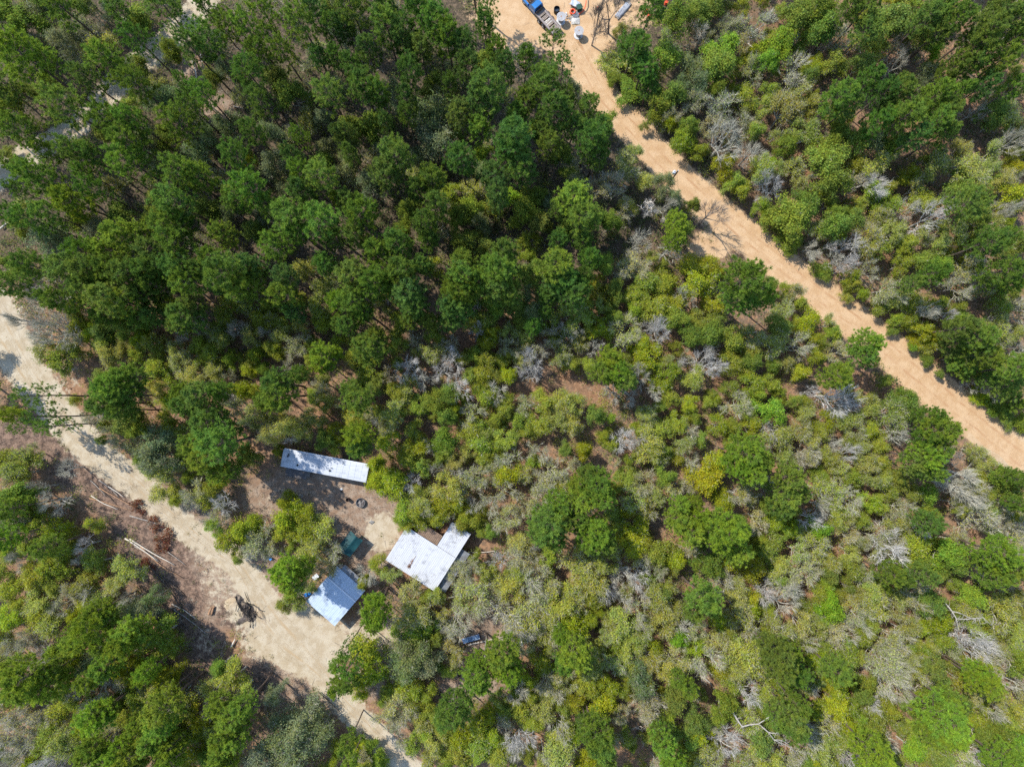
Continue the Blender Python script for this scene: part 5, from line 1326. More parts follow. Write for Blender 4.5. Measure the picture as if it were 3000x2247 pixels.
# --- worn blue plank table
a = ang_of((1354.5, 1878), (1405, 1863.5))
c = W(1380, 1871, .8)
t = thing("plank_table", "long worn blue plank table with gaps standing on brown litter", "table", (c.x, c.y, 0), a)
BLUEWOOD = plain("worn_blue_paint", (.16, .29, .50), .7, .3, 3, col2=(.38, .46, .55), stretch=(.5, 4, 1), lo=.5, hi=.6)
for k in range(5):
    obj("plank", MB().box((R0.uniform(-.04, .04), -.36 + .18 * k, .79), (3.05, .145, .045), rz=R0.uniform(-.008, .008)), BLUEWOOD, t)
for x in (-1.2, 1.2):
    for y in (-.34, .34):
        obj("leg", MB().box((x, y, .36), (.09, .09, .76)), M["log_grey"], t)
    obj("crossbar", MB().box((x, 0, .72), (.08, .62, .08)), M["log_grey"], t)

# --- grey bits of tin by the house
for (px, py, lx, ly, rz, lab) in ((1291, 1526, 1.3, .55, -.4, "blue-grey bent tin sheet lying behind the L-shaped house"), (1282, 1541, .75, .6, .9, "crumpled pale tin sheet lying in the scrub behind the house"), (924, 1690, 1.15, .75, .7, "pale grey tin panel lying under the oaks beside the blue-white roof")):
    c = W(px, py, .5)
    V, Q = [], []
    for i in range(13):
        for j in range(4):
            x, y = -lx / 2 + lx * i / 12, -ly / 2 + ly * j / 3
            V.append((x, y, .5 + .1 * math.sin(x * 2.6) + (.03 if i % 2 else 0)))
    for i in range(12):
        for j in range(3):
            Q.append([i * 4 + j, (i + 1) * 4 + j, (i + 1) * 4 + j + 1, i * 4 + j + 1])
    n0 = len(V)
    V += [(x, y, z - .03) for x, y, z in V]
    Q += [[n0 + q[0], n0 + q[3], n0 + q[2], n0 + q[1]] for q in Q]
    o = obj("tin_sheet", MB().add(V, Q=Q), TRIM, loc=(c.x, c.y, 0), rz=rz)
    tag(o, lab, "tin sheet")

# ------------------------------------------------------------------ the truck with its flat bed
a = ang_of((1629, 90), (1560, 11))
c = W(1595, 51, .9)
t = thing("flatbed_truck", "old blue-cabbed truck with long grey plank bed parked on pink sand", "truck", (c.x, c.y, 0), a)
BLUEP = plain("blue_cab_paint", (.018, .14, .36), .35, .12, 2, spec=.5)
STEEL = plain("dull_dark_steel", (.10, .088, .082), .6, .3, 5, col2=(.17, .11, .08))
RAILM = plain("weathered_rail", (.25, .215, .20), .8, .25, 4)
# local x points to the cab; the bed runs from x = -3.1 to 2.3
obj("chassis", MB().box((.6, .42, .62), (8.6, .12, .2)).box((.6, -.42, .62), (8.6, .12, .2)).box((-2.9, 0, .62), (.12, .75, .18)).box((1.9, 0, .62), (.12, .75, .18)), STEEL, t)
for y, nm in ((.80, "side_rail"), (-.80, "side_rail")):
    obj(nm, MB().box((-.3, y, .95), (6.2, .34, .16)).box((-.3, y + (.16 if y > 0 else -.16), 1.12), (6.2, .05, .2)), RAILM, t)
obj("tailboard", MB().box((-3.42, 0, .98), (.12, 1.9, .34)), RAILM, t)
rk = np.random.default_rng(3)
PLK = [plain("bed_plank", (.27, .22, .18), .9, .3, 4), plain("pale_bed_plank", (.48, .45, .40), .9, .2, 4), STEEL]
for k in range(22):
    x = -3.2 + k * .205
    if k in (6, 13, 17):
        continue
    obj("bed_board", MB().box((x, rk.uniform(-.03, .03), .93), (.15, 1.24, .05), rz=rk.uniform(-.04, .04)), PLK[1 if k in (11, 12, 9) else 0], t)
obj("headboard", MB().box((1.35, 0, 1.25), (.08, 1.7, .8)), STEEL, t)
for x in (.15, -.95):
    for s in (-1, 1):
        w = obj("wheel", MB().lathe([(.0, -.14), (.22, -.14), (.30, -.13), (.44, -.13), (.47, -.06), (.47, .06), (.44, .13), (.30, .13), (.22, .10), (0, .10)], n=20), BLACK, t, loc=(x, s * 1.12, .47))
        w.rotation_euler = (math.pi / 2 * -s, 0, 0)
        obj("rim", MB().lathe([(.0, .125), (.2, .12), (.21, .06)], n=16), TRIM, w)
for s in (-1, 1):
    w = obj("wheel", MB().lathe([(.0, -.14), (.22, -.14), (.30, -.13), (.44, -.13), (.47, -.06), (.47, .06), (.44, .13), (.30, .13), (.22, .10), (0, .10)], n=20), BLACK, t, loc=(4.45, s * .86, .47))
    w.rotation_euler = (math.pi / 2 * -s, 0, 0)
    obj("rim", MB().lathe([(.0, .125), (.2, .12), (.21, .06)], n=16), TRIM, w)
# cab: back wall and roof narrow upwards, then windscreen and bonnet
prof = [(1.55, .75), (1.55, 1.55), (1.68, 2.15), (2.65, 2.18), (3.15, 1.62), (3.2, .75)]
V = [(x, s * (1.0 if z < 1.6 else .84), z) for s in (-1, 1) for x, z in prof]
n = len(prof)
Q = [[i, (i + 1) % n, n + (i + 1) % n, n + i] for i in range(n)]
T = [[0, i + 1, i] for i in range(1, n - 1)] + [[n, n + i, n + i + 1] for i in range(1, n - 1)]
cab = obj("cab", MB().add(V, Q=Q, T=T), BLUEP, t)
V = [(2.69, -.74, 2.175), (2.69, .74, 2.175), (3.14, .86, 1.66), (3.14, -.86, 1.66)]
V += [(x + .012, y, z + .012) for x, y, z in V]
obj("windscreen", MB().add(V, Q=[[4, 5, 6, 7], [0, 3, 2, 1], [0, 1, 5, 4], [1, 2, 6, 5], [2, 3, 7, 6], [3, 0, 4, 7]]), DARKGLASS, t)
obj("rear_window", MB().box((1.60, 0, 1.82), (.04, 1.1, .36), ry=.21), DARKGLASS, t)
for s in (-1, 1):
    obj("fender", MB().box((4.3, s * .82, 1.0), (1.9, .36, .5), taper=.85), BLUEP, t)
    obj("headlight", MB().lathe([(0, .05), (.11, .03), (.12, 0)], n=12), TRIM, t, loc=(5.27, s * .8, 1.05))
obj("engine", MB().box((4.1, 0, 1.05), (1.3, .7, .5)).box((3.9, 0, 1.36), (.5, .4, .2)).tubes([(4.4, .1, 1.3)], [(4.4, .1, 1.5)], .16, .16, 12, caps=True), plain("rusty_engine", (.13, .075, .05), .8, .4, 6), t)
obj("bumper", MB().box((5.4, 0, .7), (.12, 1.9, .2)), STEEL, t)

# ------------------------------------------------------------------ cable spools and the junk by the truck
SPW = plain("weathered_spool_wood", (.34, .33, .325), .85, .2, 2, stretch=(1, 9, 1))
SPP = plain("white_spool_paint", (.47, .47, .46), .6, .06, 3)


def spool(px, py, rz, lab):
    c = W(px, py, 1.62)
    t = thing("cable_spool", lab, "cable spool", (c.x, c.y, 0), rz, "cable spools by the truck")
    R, H = .80, 1.62
    mb = MB()
    for k in range(9):
        y0 = -R + 2 * R * k / 9 + .008
        y1 = -R + 2 * R * (k + 1) / 9 - .008
        ys = np.linspace(y0, y1, 4)
        up_, dn = [], []
        for y in ys:
            x = math.sqrt(max(R * R - y * y, .0004))
            up_ += [(-x, y, H), (x, y, H)]
            dn += [(-x, y, H - .09), (x, y, H - .09)]
        V = up_ + dn
        Q = []
        for i in range(3):
            Q.append([2 * i, 2 * i + 1, 2 * i + 3, 2 * i + 2])
            Q.append([8 + 2 * i, 8 + 2 * i + 2, 8 + 2 * i + 3, 8 + 2 * i + 1])
            Q.append([2 * i + 1, 8 + 2 * i + 1, 8 + 2 * i + 3, 2 * i + 3])
            Q.append([2 * i, 2 * i + 2, 8 + 2 * i + 2, 8 + 2 * i])
        Q += [[0, 8, 9, 1], [6, 7, 15, 14]]
        mb.add(V, Q=Q)
    o = obj("upper_flange", mb, SPW, t)
    obj("rim", MB().lathe([(R + .005, H - .10), (R + .02, H - .10), (R + .02, H + .005), (R + .005, H + .005)], n=36), TRIM, o)
    obj("hub", MB().lathe([(0, H + .02), (.12, H + .02), (.13, H), (.05, H)], n=16), M["log_brown"], o)
    obj("lower_flange", MB().lathe([(0, .12), (R, .12), (R, .01), (0, .01)], n=40), SPP, t)
    obj("drum", MB().lathe([(.42, .12), (.42, H - .09)], n=28), SPW, t)


spool(1644.5, 49, .35, "wooden cable spool with white lower flange close beside the truck and debris")
spool(1696.5, 90.5, .15, "wooden cable spool with white lower flange standing alone beside the shrub")

c = W(1631, 32, .6)
t = thing("water_barrel", "tall open-topped black barrel standing between the truck and a cable spool", "barrel", (c.x, c.y, 0))
obj("body", MB().lathe([(0, .06), (.47, .06), (.50, 1.15), (.53, 1.15), (.50, 0), (0, 0)], n=28), BLACK, t)
obj("rim", MB().torus((0, 0, 1.16), .515, .035, 28, 8), BLACK, t)
obj("water", MB().lathe([(0, .72), (.48, .72)], n=28), DARKGLASS, t)
ORANGE = plain("orange_plastic", (.78, .095, .03), .45, .15, 3, spec=.4)
c = W(1677, 36, .2)
t = thing("hose_coil", "fat orange hose coil lying flat beside black bins on the sand", "hose", (c.x, c.y, 0))
for k in range(3):
    obj("hose_loop", MB().torus((.03 * k, -.02 * k, .09 + .165 * k), .42 - .035 * (k % 2), .10, 30, 8), ORANGE, t, smooth=True)
pts = [W(px, py, z) for px, py, z in ((1716, -14, .9), (1717, 8, .8), (1714, 22, .6), (1708, 34, .35), (1699, 40, .2), (1690, 46, .15), (1686, 54, .12))]
o = obj("loose_hose", MB().path([tuple(p) for p in pts], .085, 8), ORANGE, smooth=True)
tag(o, "loose orange hose curving from the frame's top edge to the coil", "hose")
c = W(1687, 42.5, .4)
t = thing("round_lid", "flat dark grey round lid tilted against the orange hose coil", "lid", (c.x, c.y, .3), .4)
l_ = obj("disc", MB().lathe([(0, .05), (.55, .03), (.62, 0), (.62, -.05), (0, -.03)], n=28), plain("grey_lid", (.16, .165, .18), .6, .2, 3), t)
l_.rotation_euler = (.18, .12, 0)
h_ = obj("handle", MB().tubes([(-.12, 0, .1)], [(.12, 0, .1)], .02, .02, 6, caps=True).tubes([(-.12, 0, .03), (.12, 0, .03)], [(-.12, 0, .1), (.12, 0, .1)], .02, .02, 6), BLACK, t)
c = W(1697, 23, .7)
t = thing("plastic_bin", "dark green plastic bin standing inside the orange hose loop", "bin", (c.x, c.y, 0), .3)
obj("body", MB().box((0, 0, .48), (.75, .75, .96), taper=1.15), plain("dark_green_plastic", (.012, .04, .028), .5, .3, 3), t)
obj("lid", MB().box((0, 0, 1.0), (.95, .95, .08), taper=.93), plain("green_lid", (.02, .06, .04), .5, .3, 3), t)
obj("handle", MB().box((.5, 0, .95), (.06, .5, .06)), BLACK, t)
c = W(1685, 9, .8)
t = thing("sheet_stand", "pale grey tarp sheet draped over white pipes at the frame's top edge", "tarp", (c.x, c.y, 0), -.4)
V, Q = [], []
for i in range(13):
    for j in range(9):
        x, y = -.75 + 1.5 * i / 12, -.5 + j / 8
        V.append((x, y, .8 - .25 * abs(y) + .06 * math.sin(7 * x + 3 * y)))
for i in range(12):
    for j in range(8):
        Q.append([i * 9 + j, (i + 1) * 9 + j, (i + 1) * 9 + j + 1, i * 9 + j + 1])
obj("sheet", MB().add(V, Q=Q), plain("grey_tarp", (.42, .46, .52), .6, .15, 3), t, smooth=True)
obj("pipe", MB().tubes([(-1.0, -.5, .62)], [(1.1, -.52, .55)], .05, .05, 8, caps=True), SPP, t)
obj("pipe", MB().tubes([(-.9, .45, .62)], [(1.0, .5, .55)], .05, .05, 8, caps=True), SPP, t)
for x in (-.6, .6):
    obj("leg", MB().box((x, 0, .38), (.07, .9, .76)), M["log_grey"], t)
rd = np.random.default_rng(23)
for k in range(16):
    px, py = 1666 + rd.normal() * 8, 56 + rd.normal() * 6
    c = W(px, py, .1)
    s = rd.uniform(.18, .42)
    mb = MB().box((0, 0, s * .28), (s, s * .7, s * .5), taper=rd.uniform(.6, .9), ry=rd.uniform(-.3, .3))
    o = obj("rubble_block", mb, SPP if rd.random() < .6 else M["log_grey"], loc=(c.x, c.y, 0), rz=rd.uniform(0, 3))
    tag(o, "small pale rubble block in the heap between the two spools", "rubble", "rubble blocks by the spools")
c = W(1686, 62, .2)
V, Q = [], []
for i in range(11):
    for j in range(11):
        x, y = -.75 + 1.5 * i / 10, -.6 + 1.2 * j / 10
        V.append((x, y, .32 * math.exp(-(x * x + y * y) * 2) + .12 * fbm(np.array([x * 4]), np.array([y * 4]), 1, 77)[0] - .03))
for i in range(10):
    for j in range(10):
        Q.append([i * 11 + j, (i + 1) * 11 + j, (i + 1) * 11 + j + 1, i * 11 + j + 1])
o = obj("crumpled_sheeting", MB().add(V, Q=Q), plain("grey_sheeting", (.42, .40, .36), .7, .25, 5), loc=(c.x, c.y, 0))
tag(o, "crumpled pale grey plastic sheeting beside the rubble heap", "sheeting")
for px, py, lab in ((1896, 30, "orange drum standing under the trees right of the grey lumber stack"), (1904, 42, "lower orange drum under the trees right of the grey lumber stack"), (1953, 5, "orange drum under trees at the frame's top edge")):
    c = W(px, py, .9)
    t = thing("orange_drum", lab, "drum", (c.x, c.y, 0), 0, "orange drums under the trees")
    obj("body", MB().lathe([(0, .88), (.28, .88), (.30, .85), (.27, .6), (.30, .58), (.27, .3), (.30, .28), (.29, 0), (0, 0)], n=20), ORANGE, t)
    obj("cap", MB().lathe([(0, .93), (.08, .92), (.09, .88)], (.1, 0, 0), n=10), BLACK, t)
c = W(1751, 24, .3)
t = thing("traffic_cone", "small orange cone standing beside the leafless shrub", "cone", (c.x, c.y, 0), .3)
obj("cone", MB().lathe([(.2, .03), (.05, .68), (0, .69)], n=16), ORANGE, t)
obj("foot", MB().box((0, 0, .015), (.48, .48, .03)), BLACK, t)
# long grey stack of boards under a grey tarp
a = ang_of((1806, 50), (1846, 4))
c = W(1826, 28, .5)
t = thing("lumber_stack", "long stack of grey boards under pale grey tarps among leafless shrubs", "lumber stack", (c.x, c.y, 0), a)
for k in range(4):
    for j in range(2):
        obj("board", MB().box((rk.uniform(-.15, .15), -.34 + .22 * k, .12 + .12 * j), (3.7, .2, .09)), M["log_grey"], t)
V, Q = [], []
for i in range(21):
    for j in range(9):
        x, y = -1.6 + 3.0 * i / 20, -.58 + 1.16 * j / 8
        V.append((x, y, .38 - .33 * max(abs(y) - .42, 0) / .16 + .03 * math.sin(5 * x + 2 * y)))
for i in range(20):
    for j in range(8):
        Q.append([i * 9 + j, (i + 1) * 9 + j, (i + 1) * 9 + j + 1, i * 9 + j + 1])
obj("tarp", MB().add(V, Q=Q), plain("pale_grey_tarp", (.21, .215, .235), .7, .3, 3, col2=(.32, .33, .35)), t, smooth=True)

# ------------------------------------------------------------------ utility pole
c = W(1953, 548, 0)
t = thing("utility_pole", "dark wooden utility pole with pale transformer leaning over the pink road edge", "utility pole", (c.x, c.y, 0))
obj("pole", MB().tubes([(0, 0, -.3)], [(0, 0, 8.4)], .16, .11, 12, caps=True), M["log_dark"], t)
tr_ = obj("transformer", MB().lathe([(0, 0), (.24, .02), (.27, .08), (.27, .75), (.22, .85), (0, .88)], (-.42, .1, 6.9), 18), plain("pale_transformer_paint", (.62, .64, .66), .5, .1, 3), t)
for s in (-.09, .09):
    obj("bushing", MB().lathe([(.05, .84), (.06, .95), (.03, 1.0), (.05, 1.05), (0, 1.1)], (-.42 + s, .1, 6.9), 8), M["log_brown"], tr_)
obj("bracket", MB().box((-.18, .04, 7.3), (.3, .08, .12)), STEEL, t)
obj("insulator", MB().lathe([(.03, 8.38), (.07, 8.45), (.04, 8.5), (.07, 8.56), (0, 8.62)], n=10), TRIM, t)
g0, g1 = W(1988, 566, 0), W(1953, 548, 0)
obj("guy_wire", MB().tubes([(0, 0, 7.6)], [(g0.x - g1.x, g0.y - g1.y, 0)], .012, .012, 5), STEEL, t)

# ------------------------------------------------------------------ yard things
c = W(1057, 1472, .3)
t = thing("fire_pit", "round open ring of dark grey tin full of ash on the brown yard", "fire pit", (c.x, c.y, 0))
obj("ring", MB().lathe([(.78, 0), (.80, .62), (.75, .62), (.73, 0)], n=32), TIN_GREY, t)
V, Q = [], []
mb = MB().lathe([(0, .22), (.3, .2), (.55, .12), (.74, .08)], n=24)
obj("ash", mb, plain("grey_ash", (.24, .22, .205), .95, .4, 7, col2=(.06, .05, .05)), t)
for k in range(9):
    x, y = rd.uniform(-.45, .45, 2)
    obj("charred_stick", MB().tubes([(x, y, .22)], [(x + rd.uniform(-.4, .4), y + rd.uniform(-.4, .4), .34)], .03, .02, 6, caps=True), M["char"] if k % 2 else M["log_pale"], t)
c = W(1019, 1464, .7)
t = thing("burn_barrel", "small rusty dark barrel standing left of the ring fire pit", "barrel", (c.x, c.y, 0))
RUST = plain("rusty_drum", (.10, .045, .03), .8, .4, 6, col2=(.03, .02, .02))
obj("body", MB().lathe([(0, .05), (.27, .05), (.28, .95), (.31, .95), (.295, .6), (.31, .58), (.295, .3), (.31, .28), (.30, 0)], n=22), RUST, t)
obj("rim", MB().torus((0, 0, .95), .30, .02, 22, 6), RUST, t)
obj("ash", MB().lathe([(0, .62), (.28, .58)], n=20), M["char"], t)
for k, (px, py, lab) in enumerate(((1000, 1433, "small pale rock lying in the yard below the trailer"), (1001, 1440, "small dark rock lying in the yard below the trailer"), (997, 1466, "small brown stump left of the burn barrel"), (881, 1453, "dark round stump in the shade below the trailer's porch"))):
    c = W(px, py, .1)
    r = (.22, .2, .24, .4)[k]
    mb = MB().lathe([(0, r * .9), (r * .6, r * .85), (r, r * .45), (r * 1.05, 0)], n=9)
    mb.V = [v * (1 + .12 * R0.normal(size=(len(v), 1))) for v in mb.V]
    o = obj("stump" if k > 1 else "rock", mb, (SPP, M["log_dark"], M["log_brown"], M["log_grey"])[k], loc=(c.x, c.y, 0))
    tag(o, lab, "stump" if k > 1 else "rock")
BLK = plain("concrete_block", (.48, .46, .43), .9, .12, 6)
for k, (px, py, rz) in enumerate(((1084, 1529, .2), (1088, 1532, 1.1), (1089, 1526, -.4), (1093, 1529, .7))):
    c = W(px, py, .1)
    mb = MB()
    for s in (-1, 1):
        mb.box((0, s * .085, .1), (.40, .03, .19))
    for x in (-.185, 0, .185):
        mb.box((x, 0, .1), (.03, .137, .19))
    o = obj("concrete_block", mb, BLK, loc=(c.x, c.y, 0), rz=rz)
    tag(o, "hollow concrete block lying on pale sand left of the white roof", "concrete block", "concrete blocks in the yard")
PLB = plain("bright_blue_plastic", (.02, .24, .68), .4, .15, 3, spec=.5)


def chair(px, py, rz, lab):
    c = W(px, py, .4)
    t = thing("plastic_chair", lab, "chair", (c.x, c.y, 0), rz)
    obj("seat", MB().box((0, 0, .43), (.5, .5, .05)), PLB, t)
    obj("backrest", MB().box((-.26, 0, .70), (.05, .5, .5), ry=-.2), PLB, t)
    for x in (-.21, .21):
        for y in (-.21, .21):
            obj("leg", MB().box((x, y, .2), (.05, .05, .41)), PLB, t)
    for y in (-.26, .26):
        obj("armrest", MB().box((0, y, .64), (.46, .05, .04)).box((.2, y, .53), (.04, .05, .2)), PLB, t)


chair(896, 1741, 2.2, "bright blue plastic chair left of the blue-white roof, nearer the sand")
chair(906, 1738.5, .6, "bright blue plastic chair left of the blue-white roof, nearer the roof")
chair(792, 1636, 4.0, "blue plastic chair alone among scrub beside the sandy track")
c = W(893, 1735.5, .3)
t = thing("gas_can", "small orange can standing beside the blue chairs", "can", (c.x, c.y, 0), .8)
obj("body", MB().box((0, 0, .17), (.36, .24, .34), taper=.9), ORANGE, t)
obj("spout", MB().tubes([(.1, 0, .33)], [(.22, 0, .5)], .03, .02, 8, caps=True), BLACK, t)
# scrap heap under the oaks
for (p, q, w_, z, m_, nm, lab) in (((917, 1509), (932, 1530), .42, .55, TEAL, "metal_sheet", "long teal metal panel leaning in the scrap heap under the oak"), ((903, 1510), (916, 1520), .10, .5, M["log_brown"], "rusty_bar", "rusty orange-brown bar in the scrap heap under the oak"), ((910, 1504), (921, 1515), .10, .62, SPP, "white_pipe", "white pipe across the top of the teal scrap heap"), ((905, 1521), (917, 1535), .14, .5, SPP, "white_pipe", "white pipe lying at the lower side of the teal scrap heap"), ((909, 1519), (923, 1536), .34, .35, TIN_GREY, "grey_panel", "grey metal panel at the foot of the teal scrap heap")):
    A, B = W(*p, z), W(*q, z)
    o = obj(nm, MB().box((0, 0, 0), ((B - A).length, w_, .08), ry=.06).box((0, 0, -.06), ((B - A).length * .9, w_ * .6, .04), ry=.06), m_, loc=((A.x + B.x) / 2, (A.y + B.y) / 2, z), rz=math.atan2(B.y - A.y, B.x - A.x))
    tag(o, lab, nm.split("_")[1] if "pipe" in nm else nm.replace("_", " "))
c = W(97, 2, 2.2)
t = thing("shed", "small pale blue shed roof among dark trees at the frame's top left", "shed", (c.x, c.y, 0), .25)
obj("wall", MB().box((0, 0, 1.0), (1.9, 1.5, 2.0)), WALL_GREY, t)
mb = MB()
sheet_roof(mb, -1.2, 1.2, -1.0, 1.0, lambda x, y: 2.2 - .1 * y, .3)
obj("roof", mb, TIN_BLUE, t)

# ------------------------------------------------------------------ logs, sticks, deadwood
LOGS = [  # photo px from, to, thickness m, material, how it looks, height
    (324, 42, 388, 71, .16, "log_pale", "slim whitish fallen trunk"), (240, 111, 370, 91, .15, "log_grey", "long grey fallen trunk"),
    (562, 176, 577, 240, .2, "log_pale", "orange-tan fallen log"), (561, 167, 630, 199, .14, "log_brown", "thin orange-brown fallen log"), (588, 160, 598, 200, .12, "log_pale", "short tan fallen log"), (575, 165, 612, 205, .1, "log_brown", "crossed brown fallen log"),
    (461, 266, 520, 276, .18, "log_pale", "tan broken log"), (471, 376, 482, 392, .12, "log_pale", "short pale fallen log"), (684, 312, 712, 319, .12, "log_pale", "short pale fallen log"),
    (0, 670, 36, 647, .2, "log_pale", "bleached white pole"), (30, 612, 92, 590, .16, "log_pale", "bleached white pole"), (58, 628, 84, 608, .14, "log_grey", "grey fallen pole"), (31, 648, 33, 676, .16, "log_pale", "bleached white pole"), (4, 668, 30, 636, .12, "log_grey", "grey fallen pole"),
    (265, 1407, 310, 1455, .14, "log_grey", "slim grey log"), (267, 1452, 345, 1492, .14, "log_pale", "pale slim log"), (262, 1461, 386, 1497, .13, "log_brown", "brown slim log"), (290, 1406, 350, 1457, .16, "log_grey", "grey straight log"), (317, 1425, 362, 1456, .14, "log_pale", "pale slim log"), (290, 1429, 407, 1492, .14, "log_brown", "brown slim log"), (300, 1440, 352, 1496, .1, "log_dark", "dark thin log"),
    (380, 1511, 480, 1542, .18, "log_grey", "long grey log"), (366, 1576, 462, 1644, .2, "log_pale", "long pale log"), (380, 1579, 511, 1655, .18, "log_pale", "long pale log"), (394, 1601, 466, 1642, .14, "log_grey", "grey slim log"), (412, 1601, 534, 1692, .16, "log_brown", "brown slim log"), (435, 1655, 539, 1796, .2, "log_dark", "long dark log"), (471, 1687, 539, 1746, .16, "log_dark", "dark slim log"), (489, 1615, 543, 1655, .12, "log_grey", "grey slim log"),
    (502, 1769, 575, 1814, .14, "log_pale", "pale slim log"), (498, 1778, 602, 1855, .16, "log_grey", "grey slim log"), (502, 1809, 557, 1850, .14, "log_dark", "dark slim log"), (400, 1840, 455, 1804, .16, "log_grey", "grey slim log"),
    (611, 1800, 620, 1778, .3, "log_brown", "short thick brown log"), (619, 1799, 627, 1776, .26, "log_brown", "short thick brown log"), (690, 1748, 708, 1791, .22, "char", "charred log"), (677, 1895, 689, 1872, .24, "log_pale", "pale crooked log"), (663, 1934, 690, 1915, .4, "log_dark", "thick dark log"),
    (765, 1986, 801, 2013, .16, "log_dark", "dark pole"), (742, 2027, 801, 2063, .15, "log_dark", "dark pole"), (751, 2040, 774, 1986, .15, "log_dark", "dark pole"), (828, 2036, 865, 2063, .14, "log_dark", "dark pole"), (896, 2045, 919, 2063, .13, "log_dark", "dark pole"), (933, 2027, 996, 2086, .15, "log_dark", "dark pole"),
    (1371, 1889, 1470, 1867, .2, "log_pale", "mottled pale fallen log"), (1370, 1617, 1456, 1613, .14, "log_pale", "straight pale pole"), (1224, 1975, 1256, 1996, .16, "log_grey", "blue-grey pole"),
    (2556, 580, 2618, 562, .22, "log_grey", "grey-pink fallen log"), (2104, 1961, 2163, 2010, .3, "log_pale", "curved bleached log"), (2050, 1977, 2088, 2009, .3, "log_grey", "thick grey log"), (2360, 420, 2420, 400, .2, "log_pale", "long slender whitish trunk"), (2320, 425, 2405, 402, .2, "log_pale", "long slender whitish trunk"),
    (2724, 1743, 2805, 1790, .28, "log_dark", "long dark fallen trunk"), (2470, 2165, 2530, 2228, .24, "log_grey", "grey fallen trunk"), (2922, 1896, 3000, 1950, .24, "log_grey", "grey fallen trunk"), (1720, 1740, 1760, 1735, .2, "log_pale", "pale fallen limb"), (2585, 1842, 2612, 1852, .16, "log_pale", "short pale limb"),
]
phr = place_words([((l[6]), (l[0] + l[2]) / 2, (l[1] + l[3]) / 2) for l in LOGS])
for (x0, y0, x1, y1, th, mk, look), (o_, d_, l_) in zip(LOGS, phr):
    r = th / 2 * 1.3
    z = r + .1 + (.35 if look == "dark pole" else rd.uniform(0, .25))
    A, B = W(x0, y0, z), W(x1, y1, z)
    n = 7
    pts = []
    sd = Vector((-(B - A).y, (B - A).x, 0)).normalized()
    bend = rd.normal() * .03 * (B - A).length
    for k in range(n):
        f = k / (n - 1)
        p = A.lerp(B, f) + sd * (bend * math.sin(math.pi * f) + rd.normal() * .02)
        pts.append((p.x, p.y, p.z + rd.normal() * .02))
    mb = MB().path(pts, np.linspace(r * 1.15, r * .6, n), 8)
    o = obj("fallen_log" if "pole" not in look else "pole", mb, M[mk], smooth=True)
    tag(o, f"{look}, {o_} such {d_} the {l_}", "log" if "pole" not in look else "pole", "logs and poles on the ground")

M["limb_white"] = plain("bleached_limb", (.33, .305, .26), .85, .2, 5)
# forked white deadwood, lower right
def deadwood(name, label, chains, mk, z0=1.2, rad=.16):
    t = thing(name, label, "deadwood", (*W(*chains[0][0])[:2], 0))
    for ci, ch in enumerate(chains):
        P = [W(p[0], p[1], z0 + (p[2] if len(p) > 2 else 0)) - t.location for p in ch]
        r = rad * (1 if ci == 0 else .55)
        pts = []
        for k in range(len(P) - 1):
            for f in (0, .5):
                q = P[k].lerp(P[k + 1], f)
                pts.append((q.x + rd.normal() * .04, q.y + rd.normal() * .04, q.z + rd.normal() * .05))
        pts.append(tuple(P[-1]))
        mb = MB().path(pts, np.linspace(r, r * .3, len(pts)), 7)
        for k in range(2, len(pts)):
            for _ in range(2):
                a_ = rd.uniform(0, 6.3)
                L_ = rd.uniform(.4, 1.3)
                e_ = (pts[k][0] + math.cos(a_) * L_, pts[k][1] + math.sin(a_) * L_, pts[k][2] + rd.uniform(-.2, .5))
                m_2 = tuple((x + y) / 2 + rd.normal() * .08 for x, y in zip(pts[k], e_))
                mb.path([pts[k], m_2, e_], [.035, .025, .01], 5)
        obj("trunk" if ci == 0 else "branch", mb, M[mk], t, smooth=True)


deadwood("dead_tree", "large forked whitish dead tree sprawled over the scrub in the lower right", [[(2140, 2070, 2), (2158, 2105, 2.2), (2174, 2126, 2.5), (2222, 2120, 3), (2252, 2144, 3.2), (2266, 2166, 3), (2300, 2180, 2.6), (2330, 2202, 2.4)], [(2222, 2120, 3), (2240, 2108, 3.2), (2262, 2094, 3.4), (2276, 2106, 3.6)], [(2252, 2144, 3.2), (2272, 2148, 3.5), (2286, 2140, 3.7)], [(2266, 2166, 3), (2290, 2166, 3), (2318, 2186, 2.8)], [(2174, 2126, 2.5), (2178, 2134, 2.2)]], "limb_white", 3.6, .17)
deadwood("dead_limb", "curved bleached dead limb arching over brown litter left of the forked deadwood", [[(2106, 1964, 1), (2118, 1982, 1.2), (2135, 1996, 1.3), (2155, 2003, 1.2), (2164, 1990, 1)], [(2106, 1964, 1), (2130, 1974, 1.2), (2142, 1984, 1.2)]], "limb_white", 2.4, .11)
deadwood("dead_tree", "dark-based dead tree with white forked limbs reaching over a sandy gap", [[(2724, 1742, 1), (2768, 1765, 2), (2788, 1790, 3), (2802, 1812, 3.5), (2806, 1835, 3.6)], [(2788, 1790, 3), (2822, 1800, 3.6), (2850, 1812, 4), (2866, 1808, 4.2)], [(2802, 1812, 3.5), (2830, 1815, 4), (2880, 1808, 4.3), (2905, 1832, 4.4)]], "limb_white", 3.2, .15)
deadwood("dead_limb", "twisted whitish dead limb over the dark gap below the golden round oak", [[(1861, 2127, 1), (1880, 2140, 1.4), (1884, 2160, 1.7), (1898, 2142, 1.9), (1892, 2168, 1.9), (1885, 2180, 1.8)], [(1861, 2127, 1), (1866, 2135, 1.2), (1876, 2126, 1.5)]], "log_pale", .4, .1)
